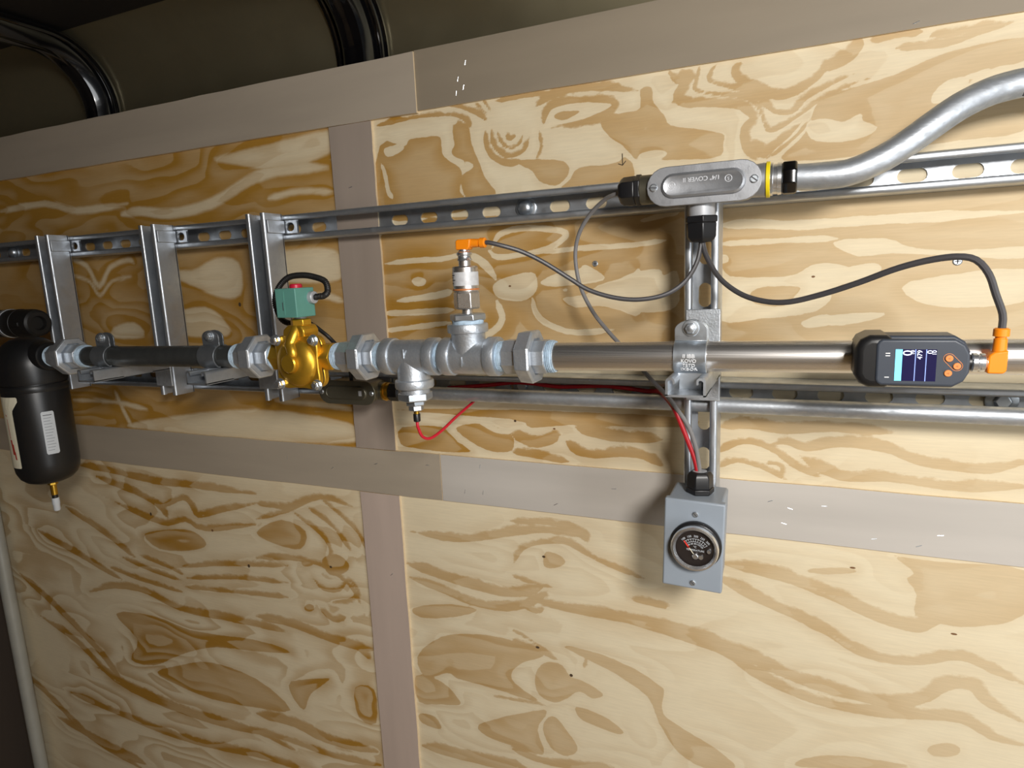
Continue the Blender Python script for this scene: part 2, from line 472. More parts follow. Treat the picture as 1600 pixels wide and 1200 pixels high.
GRAIN_UPPER_RIGHT = [(1,0,[(-609,1708),(-564,1703),(-553,1712),(-517,1712),(-499,1708),(-498,1694),(-494,1678),(-469,1661),(-466,1644),(-471,1626),(-454,1607),(-471,1597),(-624,1599)]),(-1,0,[(-602,1703),(-582,1706),(-565,1703),(-571,1696),(-596,1690)]),(-1,6.9,[(-609,1682),(-603,1662),(-600,1639),(-592,1626)]),(1,18.2,[(-469,1722),(-466,1695),(-463,1677)]),(1,0,[(-476,1723),(-452,1720),(-445,1690),(-436,1669),(-427,1645),(-410,1616),(-453,1613),(-466,1630),(-465,1649),(-445,1662),(-474,1677),(-480,1686),(-474,1697)]),(1,6.2,[(-413,1709),(-410,1688),(-397,1674),(-382,1669),(-363,1675),(-353,1692)]),(1,4.4,[(-403,1704),(-398,1690),(-384,1680),(-370,1684),(-363,1697)]),(1,6.2,[(-389,1700),(-384,1693),(-374,1697)]),(1,8.1,[(-423,1709),(-422,1687),(-413,1671),(-392,1659),(-367,1658)]),(1,7.2,[(-527,1757),(-482,1754),(-446,1741),(-420,1726)]),(1,6.4,[(-611,1739),(-551,1743),(-494,1741),(-460,1733),(-447,1717)]),(1,3.1,[(-438,1750),(-418,1730)]),(1,3.1,[(-424,1752),(-413,1734)]),(1,3.5,[(-445,1744),(-420,1721)]),(1,6.8,[(-403,1747),(-363,1748),(-321,1747)]),(1,8.3,[(-341,1732),(-323,1741),(-291,1746),(-241,1742),(-194,1731)]),(1,7.5,[(-330,1708),(-327,1720),(-318,1729),(-292,1732),(-251,1728),(-228,1721),(-239,1710),(-274,1702),(-319,1701)]),(1,0,[(-315,1714),(-307,1719),(-292,1719),(-277,1716),(-290,1710),(-305,1708)]),(1,0,[(-247,1694),(-239,1705),(-215,1707),(-194,1710),(-194,1733),(-178,1733),(-176,1714),(-163,1698),(-154,1682),(-127,1675),(-89,1665),(-87,1654),(-90,1637),(-127,1636),(-194,1643),(-207,1653),(-220,1666),(-234,1676)]),(-1,0,[(-194,1651),(-169,1653),(-159,1649),(-164,1643),(-194,1640)]),(1,0,[(-374,1662),(-313,1656),(-296,1647),(-298,1632),(-316,1620),(-341,1629),(-351,1644),(-367,1653)]),(1,4.4,[(-339,1698),(-336,1676),(-344,1661)]),(1,0,[(-280,1642),(-230,1642),(-215,1649),(-203,1634),(-212,1616),(-305,1614),(-293,1628)]),(1,10.1,[(-156,1748),(-145,1737),(-133,1738),(-141,1725),(-145,1718),(-136,1708),(-111,1704),(-73,1697),(-59,1688),(-52,1678),(-62,1668),(-62,1652),(-55,1636),(-47,1628)]),(1,5.2,[(-118,1748),(-121,1734),(-123,1724),(-112,1718),(-80,1710),(-61,1704),(-50,1697),(-42,1684),(-38,1669),(-31,1661),(-16,1666),(5,1678),(22,1689),(43,1698),(63,1704),(92,1708)]),(1,6.7,[(-96,1749),(-102,1742),(-105,1731),(-88,1723),(-61,1713),(-42,1698),(-27,1683),(-7,1680),(3,1691),(19,1700),(42,1709),(65,1715)]),(1,8.8,[(-66,1746),(-75,1740),(-71,1728),(-50,1712),(-24,1700),(-3,1703),(21,1717),(29,1729),(48,1734),(57,1745)]),(1,10.6,[(25,1722),(47,1729),(58,1737),(64,1748)]),(1,9.9,[(-51,1650),(-43,1635),(-28,1636),(-10,1649),(11,1665)]),(-1,3.0,[(-36,1628),(-23,1639),(-6,1652),(12,1673)]),(1,0,[(22,1688),(56,1698),(101,1706),(126,1715),(162,1723),(219,1725),(221,1701),(187,1696),(153,1668),(112,1636),(59,1620),(-15,1624),(-4,1640),(11,1659)]),(-1,0,[(11,1665),(30,1667),(50,1661),(67,1668),(70,1659),(85,1650),(72,1641),(45,1638),(20,1643),(11,1654)]),(-1,0,[(138,1672),(140,1681),(152,1692),(169,1693),(172,1684),(159,1673),(144,1669)]),(-1,0,[(170,1694),(190,1698),(185,1691),(171,1690)]),(1,8.9,[(75,1746),(99,1749),(124,1747)]),(1,7.3,[(100,1734),(125,1732),(150,1731),(179,1738),(212,1743)]),(1,5.3,[(134,1742),(161,1741),(195,1746)]),(1,0,[(119,1617),(166,1653),(224,1665),(226,1629),(168,1626),(125,1623)]),(1,0,[(-614,1576),(-306,1580),(-139,1578),(-138,1400),(-630,1394)]),(-1,7.9,[(-618,1524),(-569,1527),(-510,1527),(-473,1531),(-442,1519),(-417,1490)]),(-1,7.7,[(-458,1533),(-432,1516),(-416,1492)]),(-1,0,[(-540,1493),(-542,1490),(-546,1487),(-551,1486),(-557,1486),(-562,1488),(-565,1491),(-567,1494),(-565,1497),(-561,1499),(-556,1500),(-550,1500),(-545,1498),(-541,1496)]),(-1,9.3,[(-626,1443),(-563,1444),(-490,1447)]),(-1,8.4,[(-628,1414),(-565,1420),(-496,1427)]),(-1,8.4,[(-420,1540),(-408,1558),(-376,1565),(-336,1562),(-302,1554),(-315,1540),(-337,1532),(-370,1527),(-412,1525),(-426,1535)]),(1,0,[(-404,1545),(-397,1556),(-371,1560),(-344,1557),(-346,1547),(-372,1542),(-393,1540)]),(-1,7.1,[(-337,1528),(-288,1531),(-231,1531),(-195,1532),(-160,1535)]),(-1,0,[(-423,1482),(-401,1494),(-358,1501),(-349,1486),(-354,1469),(-376,1458),(-413,1464)]),(-1,0,[(-344,1486),(-308,1499),(-284,1501),(-275,1507),(-253,1494),(-249,1485),(-289,1479),(-329,1479)]),(-1,0,[(-311,1461),(-275,1465),(-256,1477),(-209,1490),(-196,1497),(-196,1436),(-224,1441),(-252,1449),(-290,1447)]),(-1,9.9,[(-417,1459),(-409,1432),(-426,1412),(-466,1398)]),(-1,8.5,[(-358,1463),(-353,1439),(-331,1421),(-291,1410),(-233,1414)]),(-1,0,[(-302,1473),(-303,1471),(-304,1470),(-305,1470),(-307,1470),(-309,1471),(-310,1472),(-310,1473),(-310,1474),(-308,1475),(-307,1475),(-305,1475),(-304,1475),(-302,1474)]),(-1,0,[(-237,1476),(-209,1492),(-169,1497),(-164,1488),(-145,1493),(-142,1453),(-161,1439),(-205,1440),(-227,1455)]),(-1,6.7,[(-195,1563),(-142,1572)]),(-1,10.2,[(-599,1463),(-525,1470),(-495,1476)]),(1,0,[(-91,1576),(40,1577),(231,1571),(244,1401),(-89,1400)]),(-1,0,[(-90,1494),(-77,1483),(-45,1481),(0,1482),(20,1494),(44,1495),(65,1487),(62,1474),(45,1461),(42,1449),(17,1433),(-37,1428),(-89,1426)]),(1,0,[(-51,1462),(-30,1469),(8,1467),(2,1456),(-10,1443),(-45,1447)]),(-1,10.7,[(-91,1550),(-47,1549),(-2,1544),(42,1544),(110,1544),(233,1543)]),(1,4.8,[(-70,1541),(-39,1532),(-1,1533),(42,1533)]),(-1,7.2,[(-91,1526),(-46,1526),(6,1526),(49,1525)]),(-1,0,[(-78,1506),(-79,1503),(-81,1502),(-84,1501),(-87,1501),(-90,1502),(-92,1504),(-93,1507),(-92,1509),(-90,1511),(-87,1512),(-84,1512),(-81,1511),(-79,1508)]),(-1,0,[(43,1521),(101,1522),(125,1510),(176,1503),(236,1505),(237,1492),(176,1497),(112,1504),(71,1503)]),(-1,0,[(44,1484),(87,1493),(97,1485),(86,1474),(48,1469)]),(-1,0,[(46,1430),(103,1433),(89,1424),(46,1418)]),(-1,0,[(11,1423),(40,1431),(48,1421),(19,1415)]),(-1,0,[(127,1470),(238,1480),(240,1444),(180,1438),(135,1447)]),(1,2.5,[(-89,1419),(-44,1421),(-6,1428),(42,1439)]),(1,0,[(-615,1279),(-400,1289),(-138,1290),(-138,1275),(-295,1270),(-368,1262),(-400,1273)]),(1,0,[(-607,1248),(-529,1253),(-500,1230),(-472,1216),(-520,1211),(-595,1213),(-614,1223)]),(1,0,[(-502,1254),(-446,1264),(-402,1247),(-403,1222),(-437,1218),(-476,1232)]),(-1,6.5,[(-528,1261),(-500,1236),(-466,1213)]),(-1,7.4,[(-463,1270),(-429,1254),(-401,1252)]),(1,13.4,[(-401,1249),(-369,1237),(-342,1241),(-324,1250)]),(1,12.9,[(-311,1243),(-294,1229),(-266,1225),(-227,1231),(-193,1229),(-166,1216)]),(1,11.4,[(-403,1220),(-359,1217),(-309,1211)]),(1,12.7,[(-295,1266),(-246,1255),(-166,1255)]),(1,10.9,[(-21,1258),(-1,1264),(22,1257),(60,1266),(110,1263),(139,1252),(166,1246),(218,1243),(255,1255)]),(1,11.7,[(15,1245),(46,1227),(76,1220),(112,1224),(147,1222),(194,1219),(257,1225)]),(1,8.0,[(-89,1243),(-57,1260),(-21,1253),(7,1233),(39,1218)]),(1,6.4,[(-89,1221),(-65,1232),(-32,1226),(0,1210)]),(1,4.5,[(-26,1233),(-8,1230),(-6,1217)]),(1,12.1,[(-89,1278),(-50,1284),(-2,1279),(51,1286),(123,1283)])]
GRAIN_LOWER_RIGHT = [(1,15.7,[(-80,1079),(-37,1076),(20,1066),(68,1051),(95,1040),(129,1030),(158,1026),(180,1034)]),(1,12.0,[(-107,1065),(-45,1036),(6,1019),(54,1001),(94,979),(132,974),(167,980),(208,996),(242,986),(276,972)]),(1,14.7,[(-414,984),(-347,967),(-251,966),(-162,966),(-88,956),(-17,932),(33,918),(89,912),(142,913),(176,931),(197,953),(224,958),(244,937),(280,920)]),(1,12.8,[(-314,973),(-241,968),(-152,955),(-78,941),(-34,916),(26,896),(90,891),(157,899),(214,909),(249,893),(282,889)]),(1,0,[(-327,899),(-262,897),(-201,880),(-170,863),(-164,854),(-166,817),(-133,798),(-86,778),(-58,754),(-104,740),(-143,756),(-172,799),(-190,839),(-237,866),(-289,883)]),(1,0,[(29,794),(61,811),(105,820),(165,822),(33,782)]),(1,0,[(218,864),(217,859),(212,853),(204,849),(196,847),(188,846),(183,849),(180,853),(182,859),(187,864),(195,868),(203,871),(211,871),(216,868)]),(1,0,[(128,1121),(146,1120),(200,1121),(265,1122),(269,1065),(219,1038),(185,1036),(157,1044),(157,1071),(144,1091),(152,1101)]),(1,0,[(89,1094),(86,1091),(78,1088),(66,1085),(52,1082),(40,1082),(31,1082),(28,1084),(31,1087),(39,1090),(52,1093),(65,1095),(78,1096),(86,1095)]),(1,15.3,[(-619,998),(-561,988),(-498,979),(-438,974),(-391,981),(-357,998)]),(1,13.0,[(-614,972),(-550,960),(-494,946),(-427,947),(-380,965),(-351,989)]),(1,0,[(-611,818),(-556,868),(-491,887),(-430,890),(-384,882),(-361,873),(-402,851),(-421,830),(-416,809),(-370,784),(-423,787),(-484,790),(-529,792),(-548,798),(-596,779)]),(1,0,[(-617,778),(-563,778),(-531,754),(-528,739),(-566,732),(-614,725)]),(1,0,[(-616,700),(-581,702),(-570,679),(-610,681)]),(1,0,[(-613,913),(-539,934),(-482,934),(-514,916),(-594,896)]),(1,0,[(-492,709),(-438,740),(-365,773),(-363,759),(-378,731),(-368,685),(-428,686),(-477,691)]),(1,4.7,[(-417,908),(-383,897),(-353,878)]),(1,4.9,[(-460,774),(-400,779),(-359,780)]),(1,5.7,[(-413,1007),(-379,1001),(-343,998)]),(1,12.2,[(-607,1060),(-505,1059),(-409,1083),(-353,1095),(-294,1097),(-284,1086)]),(1,0,[(-352,1058),(-327,1055),(-318,1043),(-336,1032),(-355,1033)]),(1,8.7,[(-408,1030),(-397,1052),(-374,1068),(-321,1080),(-288,1067),(-249,1052),(-195,1036)]),(1,9.7,[(-408,1102),(-358,1108),(-299,1108)]),(1,9.1,[(-348,986),(-369,978),(-392,959),(-372,951),(-358,959)]),(1,0,[(-380,827),(-368,854),(-348,865),(-328,862),(-315,845),(-296,842),(-266,831),(-261,823),(-280,814),(-302,822),(-321,806),(-347,790),(-373,799)]),(1,0,[(-369,734),(-360,758),(-345,764),(-326,745),(-308,720),(-313,703),(-333,695),(-356,703)]),(1,7.1,[(-418,890),(-384,885),(-337,870)]),(1,0,[(-308,793),(-265,788),(-231,771),(-235,761),(-276,765),(-303,773)]),(1,5.7,[(-305,890),(-289,885),(-293,868)]),(1,9.4,[(-215,1001),(-171,998),(-162,997)]),(1,18.6,[(-614,633),(-480,639),(-405,649)]),(1,12.4,[(-428,680),(-357,673),(-245,697)]),(1,9.6,[(-71,1056),(-28,1034),(14,1017),(54,996)])]
GRAIN_UPPER_LEFT = [(1,0,[(-2749,2001),(-702,1757),(-702,1205),(-3329,973)]),(-1,16.7,[(-1232,1649),(-1176,1651),(-1098,1640),(-987,1650),(-873,1686),(-785,1692),(-715,1686)]),(-1,0,[(-966,1727),(-836,1736),(-709,1742),(-711,1708),(-827,1697),(-899,1709)]),(-1,11.5,[(-1626,1685),(-1466,1689),(-1366,1666),(-1209,1668)]),(-1,8.4,[(-849,1648),(-776,1654),(-709,1646)]),(-1,7.7,[(-1420,1574),(-1362,1554),(-1332,1509),(-1289,1547),(-1232,1560),(-1215,1552)]),(-1,5.2,[(-1409,1536),(-1360,1521),(-1334,1491),(-1290,1519),(-1230,1527)]),(-1,0,[(-1134,1541),(-1058,1530),(-995,1550),(-937,1541),(-940,1483),(-999,1482),(-1078,1511),(-1125,1523)]),(-1,0,[(-1116,1450),(-1036,1461),(-990,1436),(-986,1406),(-1132,1412)]),(-1,0,[(-1305,1423),(-1240,1432),(-1217,1406),(-1306,1402)]),(-1,0,[(-855,1549),(-760,1557),(-707,1544),(-706,1507),(-753,1500),(-838,1508)]),(-1,8.9,[(-859,1469),(-756,1476),(-709,1466)]),(-1,7.2,[(-1477,1262),(-1337,1263),(-1239,1251)]),(-1,0,[(-1307,1212),(-1146,1241),(-935,1264),(-725,1251),(-707,1217),(-943,1203),(-1152,1207)]),(-1,8.5,[(-1332,1286),(-1318,1254),(-1296,1213)]),(-1,7.2,[(-884,1285),(-779,1281),(-709,1275)])]
GRAIN_LOWER_LEFT = [(1,13.1,[(-1503,1110),(-1372,1103),(-1251,1092),(-1135,1094),(-960,1093)]),(1,13.6,[(-1441,1085),(-1318,1062),(-1251,1040),(-1223,1014)]),(1,11.4,[(-1232,1036),(-1169,1063),(-1144,1049),(-1129,1028),(-1061,1048),(-963,1073)]),(1,11.8,[(-1388,1030),(-1288,1006),(-1226,999),(-1169,1015),(-1115,1001),(-969,1028)]),(1,0,[(-1307,964),(-1233,984),(-1154,992),(-1115,967),(-1162,946),(-1262,935)]),(1,10.2,[(-1199,903),(-1072,929),(-897,951)]),(1,8.8,[(-1193,878),(-1040,903),(-902,914)]),(1,8.8,[(-1197,856),(-1027,872),(-906,882)]),(1,9.3,[(-1329,910),(-1249,898),(-1196,885)]),(1,9.5,[(-1396,898),(-1314,882),(-1205,869)]),(1,9.7,[(-1447,866),(-1341,851),(-1210,842)]),(1,14.2,[(-1534,787),(-1435,820),(-1326,823),(-1227,801),(-1092,804),(-1002,806),(-917,804)]),(1,0,[(-1451,747),(-1316,766),(-1196,753),(-1007,769),(-914,760),(-1011,742),(-1124,727),(-1227,692),(-1342,635),(-1419,634),(-1385,691)]),(1,0,[(-1334,620),(-1233,663),(-1149,686),(-1021,677),(-932,625),(-1031,605),(-1165,593),(-1264,601)]),(1,15.8,[(-1760,686),(-1618,640),(-1492,564),(-1318,538),(-1136,537),(-949,557)]),(1,16.4,[(-1811,793),(-1673,720),(-1546,638),(-1467,569)]),(1,14.5,[(-1683,482),(-1512,471),(-1290,462),(-1049,482)]),(1,11.9,[(-1559,583),(-1401,559),(-1234,543),(-1040,547),(-935,530)]),(1,15.5,[(-999,825),(-897,825),(-803,811),(-710,809)]),(1,9.4,[(-980,955),(-895,968),(-816,966),(-752,937),(-730,902)]),(1,9.2,[(-963,1073),(-881,1075),(-828,1101)]),(1,9.1,[(-968,1039),(-882,1068),(-800,1103),(-725,1092)]),(1,8.9,[(-800,1102),(-759,1076),(-719,1044),(-703,1011)]),(1,9.0,[(-833,1080),(-776,1049),(-741,1005)]),(1,9.2,[(-867,1064),(-809,1032),(-787,999),(-802,961)]),(1,0,[(-972,1011),(-901,1047),(-843,1030),(-860,991),(-924,993)]),(1,0,[(-811,976),(-775,994),(-747,979),(-757,958),(-795,948)]),(1,8.0,[(-836,933),(-814,916),(-776,920),(-751,946),(-731,924),(-755,903),(-794,893)]),(1,0,[(-833,966),(-835,962),(-839,959),(-845,957),(-852,956),(-857,956),(-861,959),(-862,962),(-860,966),(-856,969),(-850,971),(-843,972),(-838,972),(-834,969)]),(1,0,[(-842,871),(-843,867),(-847,864),(-853,861),(-859,860),(-864,861),(-867,863),(-868,867),(-866,870),(-862,874),(-857,877),(-851,878),(-846,877),(-842,875)]),(1,11.0,[(-827,874),(-798,855),(-767,865)]),(1,0,[(-923,693),(-846,718),(-821,721),(-875,675),(-897,634),(-927,663)]),(1,0,[(-760,718),(-714,725),(-716,653),(-758,655)]),(1,19.8,[(-1033,591),(-927,596),(-845,581),(-719,589)]),(1,12.3,[(-1039,550),(-950,552),(-833,548),(-715,560)]),(1,16.0,[(-1972,532),(-1795,458),(-1634,369),(-1448,332)]),(1,17.7,[(-1758,392),(-1585,365),(-1422,349)]),(1,11.0,[(-764,819),(-715,789)]),(1,13.2,[(-1185,478),(-1012,488),(-923,491)]),(1,12.9,[(-1577,1001),(-1450,953),(-1351,904)]),(1,13.5,[(-1696,922),(-1536,877),(-1408,840)])]


# ------------------------------------------------------------------ the setting
X0, X1 = -1.86, 1.85
# metal outer skin with its rounded top corner
prof = [(0.036, 0.0), (0.036, 1.85)]
for k in range(1, 9):
    a = math.pi / 2 * k / 8
    prof.append((0.036 - 0.136 + 0.136 * math.cos(a), 1.85 + 0.136 * math.sin(a)))
prof += [(y - 0.0, z + 0.004) for y, z in [(-0.1, 1.986)]][::-1]
prof += [(0.040 - 0.14 + 0.14 * math.cos(math.pi / 2 * k / 8), 1.85 + 0.14 * math.sin(math.pi / 2 * k / 8)) for k in range(7, -1, -1)] + [(0.040, 0.0)]
mb = MB()
mb.loft([[(x, y, z) for y, z in prof] for x in (X0, -1.2, -0.4, 0.6, X1)])
wall = structure(mb.build('wall_back', SKIN))
wall['label'] = 'dark mill finish metal skin curving into the ceiling above the boards'

def rounded(A, closed):
    n = len(A)
    out = []
    for i in range(n if closed else n - 1):
        if closed:
            a, b, c, d = A[i - 1], A[i], A[(i + 1) % n], A[(i + 2) % n]
        else:
            b, c = A[i], A[i + 1]
            a = A[i - 1] if i else 2 * b - c
            d = A[i + 2] if i + 2 < n else 2 * c - b
        for t in (0.0, 1 / 3, 2 / 3):
            out.append(0.5 * (2 * b + (c - a) * t + (2 * a - 5 * b + 4 * c - d) * t * t + (3 * b - a - 3 * c + d) * t ** 3))
    if not closed:
        out.append(A[-1])
    return np.array(out)

def sdf_field(xs, zs, shapes, soft=0.28):
    """signed depth in millimetres inside the darker latewood figure"""
    Xg, Zg = np.meshgrid(xs * 1000.0, zs * 1000.0, indexing='ij')
    F = np.full(Xg.shape, -40.0)
    for sg, w, pts in shapes:
        A = np.array(pts, float)
        closed = w == 0
        A = rounded(A, closed)
        lo, hi = A.min(0) - w - 45, A.max(0) + w + 45
        ix = np.where((xs * 1000 >= lo[0]) & (xs * 1000 <= hi[0]))[0]
        iz = np.where((zs * 1000 >= lo[1]) & (zs * 1000 <= hi[1]))[0]
        if len(ix) == 0 or len(iz) == 0:
            continue
        sl = (slice(ix[0], ix[-1] + 1), slice(iz[0], iz[-1] + 1))
        X, Z = Xg[sl], Zg[sl]
        D = np.full(X.shape, 1e9)
        inside = np.zeros(X.shape, bool)
        n = len(A)
        S_ = np.full(X.shape, -1e9)
        for i in range(n if closed else n - 1):
            a, b = A[i], A[(i + 1) % n]
            e = b - a
            t = np.clip(((X - a[0]) * e[0] + (Z - a[1]) * e[1]) / max(e @ e, 1e-9), 0, 1)
            dist = np.hypot(X - a[0] - t * e[0], Z - a[1] - t * e[1])
            D = np.minimum(D, dist)
            if not closed:
                u = (i + t) / (n - 1)
                wide = w * np.clip(np.minimum(u, 1 - u) * 7 + .25, 0, 1)
                hard = (X - a[0]) * e[1] - (Z - a[1]) * e[0] > 0
                S_ = np.maximum(S_, np.where(hard, wide / 2 - dist, np.minimum(wide / 2 - dist * .5, (wide * .85 - dist) * soft)) if sg > 0 else wide / 2 - dist)
            if closed:
                c = (a[1] > Z) != (b[1] > Z)
                xi = a[0] + (Z - a[1]) * (b[0] - a[0]) / (b[1] - a[1] if b[1] != a[1] else 1e-9)
                inside ^= c & (X < xi)
        sd = np.where(inside, D, -D) if closed else S_
        sd = np.clip(sd, -40, 40)
        F[sl] = np.maximum(F[sl], sd) if sg > 0 else np.minimum(F[sl], -sd)
    return F

def panel(x0, x1, z0, z1, shapes, tone, soft, base, figure, step):
    xe = min(x1, 0.34)
    xs = np.linspace(x0, xe, int((xe - x0) / step))
    if x1 > xe:
        xs = np.concatenate([xs, np.linspace(xe, x1, int((x1 - xe) / 0.008))[1:]])
    zs = np.linspace(z0, z1, max(2, int((z1 - z0) / step)))
    F = sdf_field(xs, zs, shapes)
    nx, nz = len(xs), len(zs)
    Xg, Zg = np.meshgrid(xs, zs, indexing='ij')
    co = np.stack([Xg.ravel(), np.zeros(nx * nz), Zg.ravel()], 1)
    i, j = np.meshgrid(np.arange(nx - 1), np.arange(nz - 1), indexing='ij')
    a = (i * nz + j).ravel()
    faces = np.stack([a, a + nz, a + nz + 1, a + 1], 1)
    k = nx * nz
    back = np.array([(x0, 0, z0), (x1, 0, z0), (x1, 0, z1), (x0, 0, z1), (x0, .012, z0), (x1, .012, z0), (x1, .012, z1), (x0, .012, z1)])
    bf = np.array([(4, 7, 6, 5), (0, 4, 5, 1), (1, 5, 6, 2), (2, 6, 7, 3), (3, 7, 4, 0)]) + k
    me = bpy.data.meshes.new('plywood_panel')
    me.from_pydata(np.concatenate([co, back]).tolist(), [], np.concatenate([faces, bf]).tolist())
    at = me.attributes.new('grain', 'FLOAT', 'POINT')
    at.data.foreach_set('value', np.concatenate([F.ravel(), np.full(8, -5.0)]).astype(np.float32))
    sf = me.attributes.new('softness', 'FLOAT', 'POINT')
    sf.data.foreach_set('value', np.full(nx * nz + 8, soft, np.float32))
    fg = me.attributes.new('figure', 'FLOAT', 'POINT')
    fg.data.foreach_set('value', np.full(nx * nz + 8, figure, np.float32))
    tb = me.attributes.new('tan_base', 'FLOAT', 'POINT')
    tb.data.foreach_set('value', np.full(nx * nz + 8, base, np.float32))  # sheet tint, deepened on the left panels to mimic the dimmer, warmer light
    ct = me.attributes.new('contrast', 'FLOAT', 'POINT')
    cx = np.concatenate([np.interp(Xg.ravel(), (-1.6, -0.7, -0.4, 0.25), tone), np.full(8, .5)])  # latewood strength; its fade to the right mimics the brighter light there
    ct.data.foreach_set('value', cx.astype(np.float32))
    me.materials.append(PLY)
    o = bpy.data.objects.new('plywood_panel', me)
    COL.objects.link(o)
    o.parent = wall
    ORIGIN[o.name] = Vector((0, 0, 0))
    return o

def drift(z0, z1, seed, n):
    # the same sort of figure carries on past the right edge of the picture
    g = random.Random(seed)
    out = []
    for k in range(n):
        x, z = g.uniform(330, 1350), g.uniform(z0, z1)
        L_ = g.uniform(160, 420)
        a = g.uniform(-.12, .12)
        out.append((1, g.uniform(9, 26), [(x + L_ * q / 5, z + a * L_ * q / 5 + g.uniform(-9, 9)) for q in range(6)]))
    return out
panel_ul = panel(X0, -0.6630, 1.1665, 1.815, GRAIN_UPPER_LEFT, (.85, .78, .75, .75), 5.0, .17, .28, .005)
panel_ur = panel(-0.6610, 1.80, 1.1665, 1.815, GRAIN_UPPER_RIGHT + drift(1180, 1790, 5, 26), (.92, .88, .76, .38), .7, .05, .25, .0026)
panel_ll = panel(X0, -0.6630, 0.02, 1.1645, GRAIN_LOWER_LEFT, (.72, .62, .60, .6), 1.3, .12, .65, .0036)
panel_lr = panel(-0.6610, 1.80, 0.02, 1.1645, GRAIN_LOWER_RIGHT + drift(60, 1120, 8, 34), (.60, .60, .56, .38), .9, .01, .30, .0036)

def trim(n, x0, x1, z0, z1, y0, th, rgb, horizontal, skew=0.0):
    mb = MB()
    pts = [(x0, z0), (x1, z0 + 0), (x1 + skew, z1), (x0 + skew, z1)]
    n_ = 24 if horizontal else 24
    # slightly uneven sawn edges
    lo, hi = [], []
    for k in range(n_ + 1):
        t = k / n_
        j1, j2 = random.uniform(-.0006, .0006), random.uniform(-.0006, .0006)
        if horizontal:
            lo.append((x0 + (x1 - x0) * t, z0 + j1)); hi.append((x0 + (x1 - x0) * t + skew, z1 + j2))
        else:
            lo.append((x0 + j1, z0 + (z1 - z0) * t)); hi.append((x1 + j2, z0 + (z1 - z0) * t))
    ring = lo + hi[::-1]
    vs = [(x, y0 - th, z) for x, z in ring] + [(x, y0, z) for x, z in ring]
    m = len(ring)
    h = len(lo)
    fs = [(k, k + 1, m - 2 - k, m - 1 - k) for k in range(h - 1)]
    mb.add(vs, fs, mi=0)
    mb.add(vs, [(k, (k + 1) % m, m + (k + 1) % m, m + k) for k in range(m)] + [tuple(range(m, 2 * m))], mi=1)
    o = mb.build('trim_%d' % n, [board_mat('trim_board_%d' % n, rgb, horizontal), TRIMEDGE], smooth=False)
    o['kind'] = 'structure'
    ORIGIN[o.name] = Vector((0, 0, 0))
    return o

trim_1 = trim(1, X0, -0.5340, 1.7478, 1.8345, 0.0, 0.0065, (170, 158, 142), True)
trim_1['label'] = 'pinkish beige board along the wall top, left of the joint'
trim_2 = trim(2, -0.5335, 1.80, 1.7507, 1.8360, 0.0, 0.004, (141, 129, 111), True)
trim_2['label'] = 'browner beige board along the wall top, right of the joint'
trim_3 = trim(3, X0, -0.5335, 1.1265, 1.2063, 0.0, 0.0045, (169, 157, 140), True)
trim_3['label'] = 'beige board across mid wall, left of the joint under the red wire'
trim_4 = trim(4, -0.5325, 1.80, 1.1265, 1.2063, 0.0, 0.004, (191, 185, 177), True)
trim_4['label'] = 'pale grey board across mid wall, passing behind the gauge box'
trim_5 = trim(5, -0.7028, -0.6200, 1.2075, 1.7472, 0.0, 0.0045, (160, 146, 134), False)
trim_5['label'] = 'upright beige board between the top and middle boards'
trim_6 = trim(6, -0.7030, -0.6205, 0.02, 1.1255, 0.0, 0.0045, (190, 172, 160), False)
trim_6['label'] = 'upright pinkish board below the middle board'

def staple(x, z, y, parent, w=0.008, ang=0.0, m=ZINC2):
    c, s = math.cos(ang), math.sin(ang)
    a = Vector((x - c * w / 2, y + 0.0008, z - s * w / 2))
    b = Vector((x + c * w / 2, y + 0.0008, z + s * w / 2))
    up = Vector((0, -0.0009, 0))
    MB().tube([a, a + up, b + up, b], 0.0005, 5).build('staple', m, parent)

for t, y, lst in ((trim_2, -0.004, [(-0.448, 1.8055, 1.3), (-0.4615, 1.785, 1.35), (-0.453, 1.7725, 1.3), (-0.4655, 1.766, 1.4), (0.118, 1.757, 0.3)]),
                  (trim_3, -0.0045, [(-0.865, 1.176, 1.2), (-0.664, 1.180, 0.3), (-0.558, 1.1865, 0.1), (-0.76, 1.165, 0.6)]),
                  (trim_4, -0.004, [(-0.459, 1.1925, 1.4), (-0.4895, 1.1465, 1.3), (-0.456, 1.148, 1.3), (-0.237, 1.176, 0.1), (0.046, 1.180, 0.05), (0.177, 1.156, 0.1), (-0.02, 1.18, 0.4), (0.005, 1.172, -0.3), (-0.002, 1.150, -0.3), (0.155, 1.139, 0.4), (0.105, 1.142, 0.2), (-0.33, 1.1415, 0.5)]),
                  (trim_5, -0.0045, [(-0.669, 1.650, 0.2)]), (trim_6, -0.0045, [(-0.649, 0.974, 0.7)])):
    for x, z, a in lst:
        staple(x, z, y, t, 0.0065, a)

def screw(x, z, parent, r=0.0042, head=ZINC2):
    M = frame((x, 0.001, z), (0, -1, 0))
    o = MB().lathe([(-0.002, r * .7), (0.0005, r), (0.0016, r), (0.0024, r * .75)], M, 16).build('screw', head, parent)
    MB().box((-r * .6, -r * .12, .0018), (r * .6, r * .12, .0027), M).box((-r * .12, -r * .6, .0018), (r * .12, r * .6, .0027), M).build('screw_recess', INKDARK, parent)
screw(-0.2598, 1.5084, panel_ur)
screw(0.1742, 1.4916, panel_ur, 0.005)
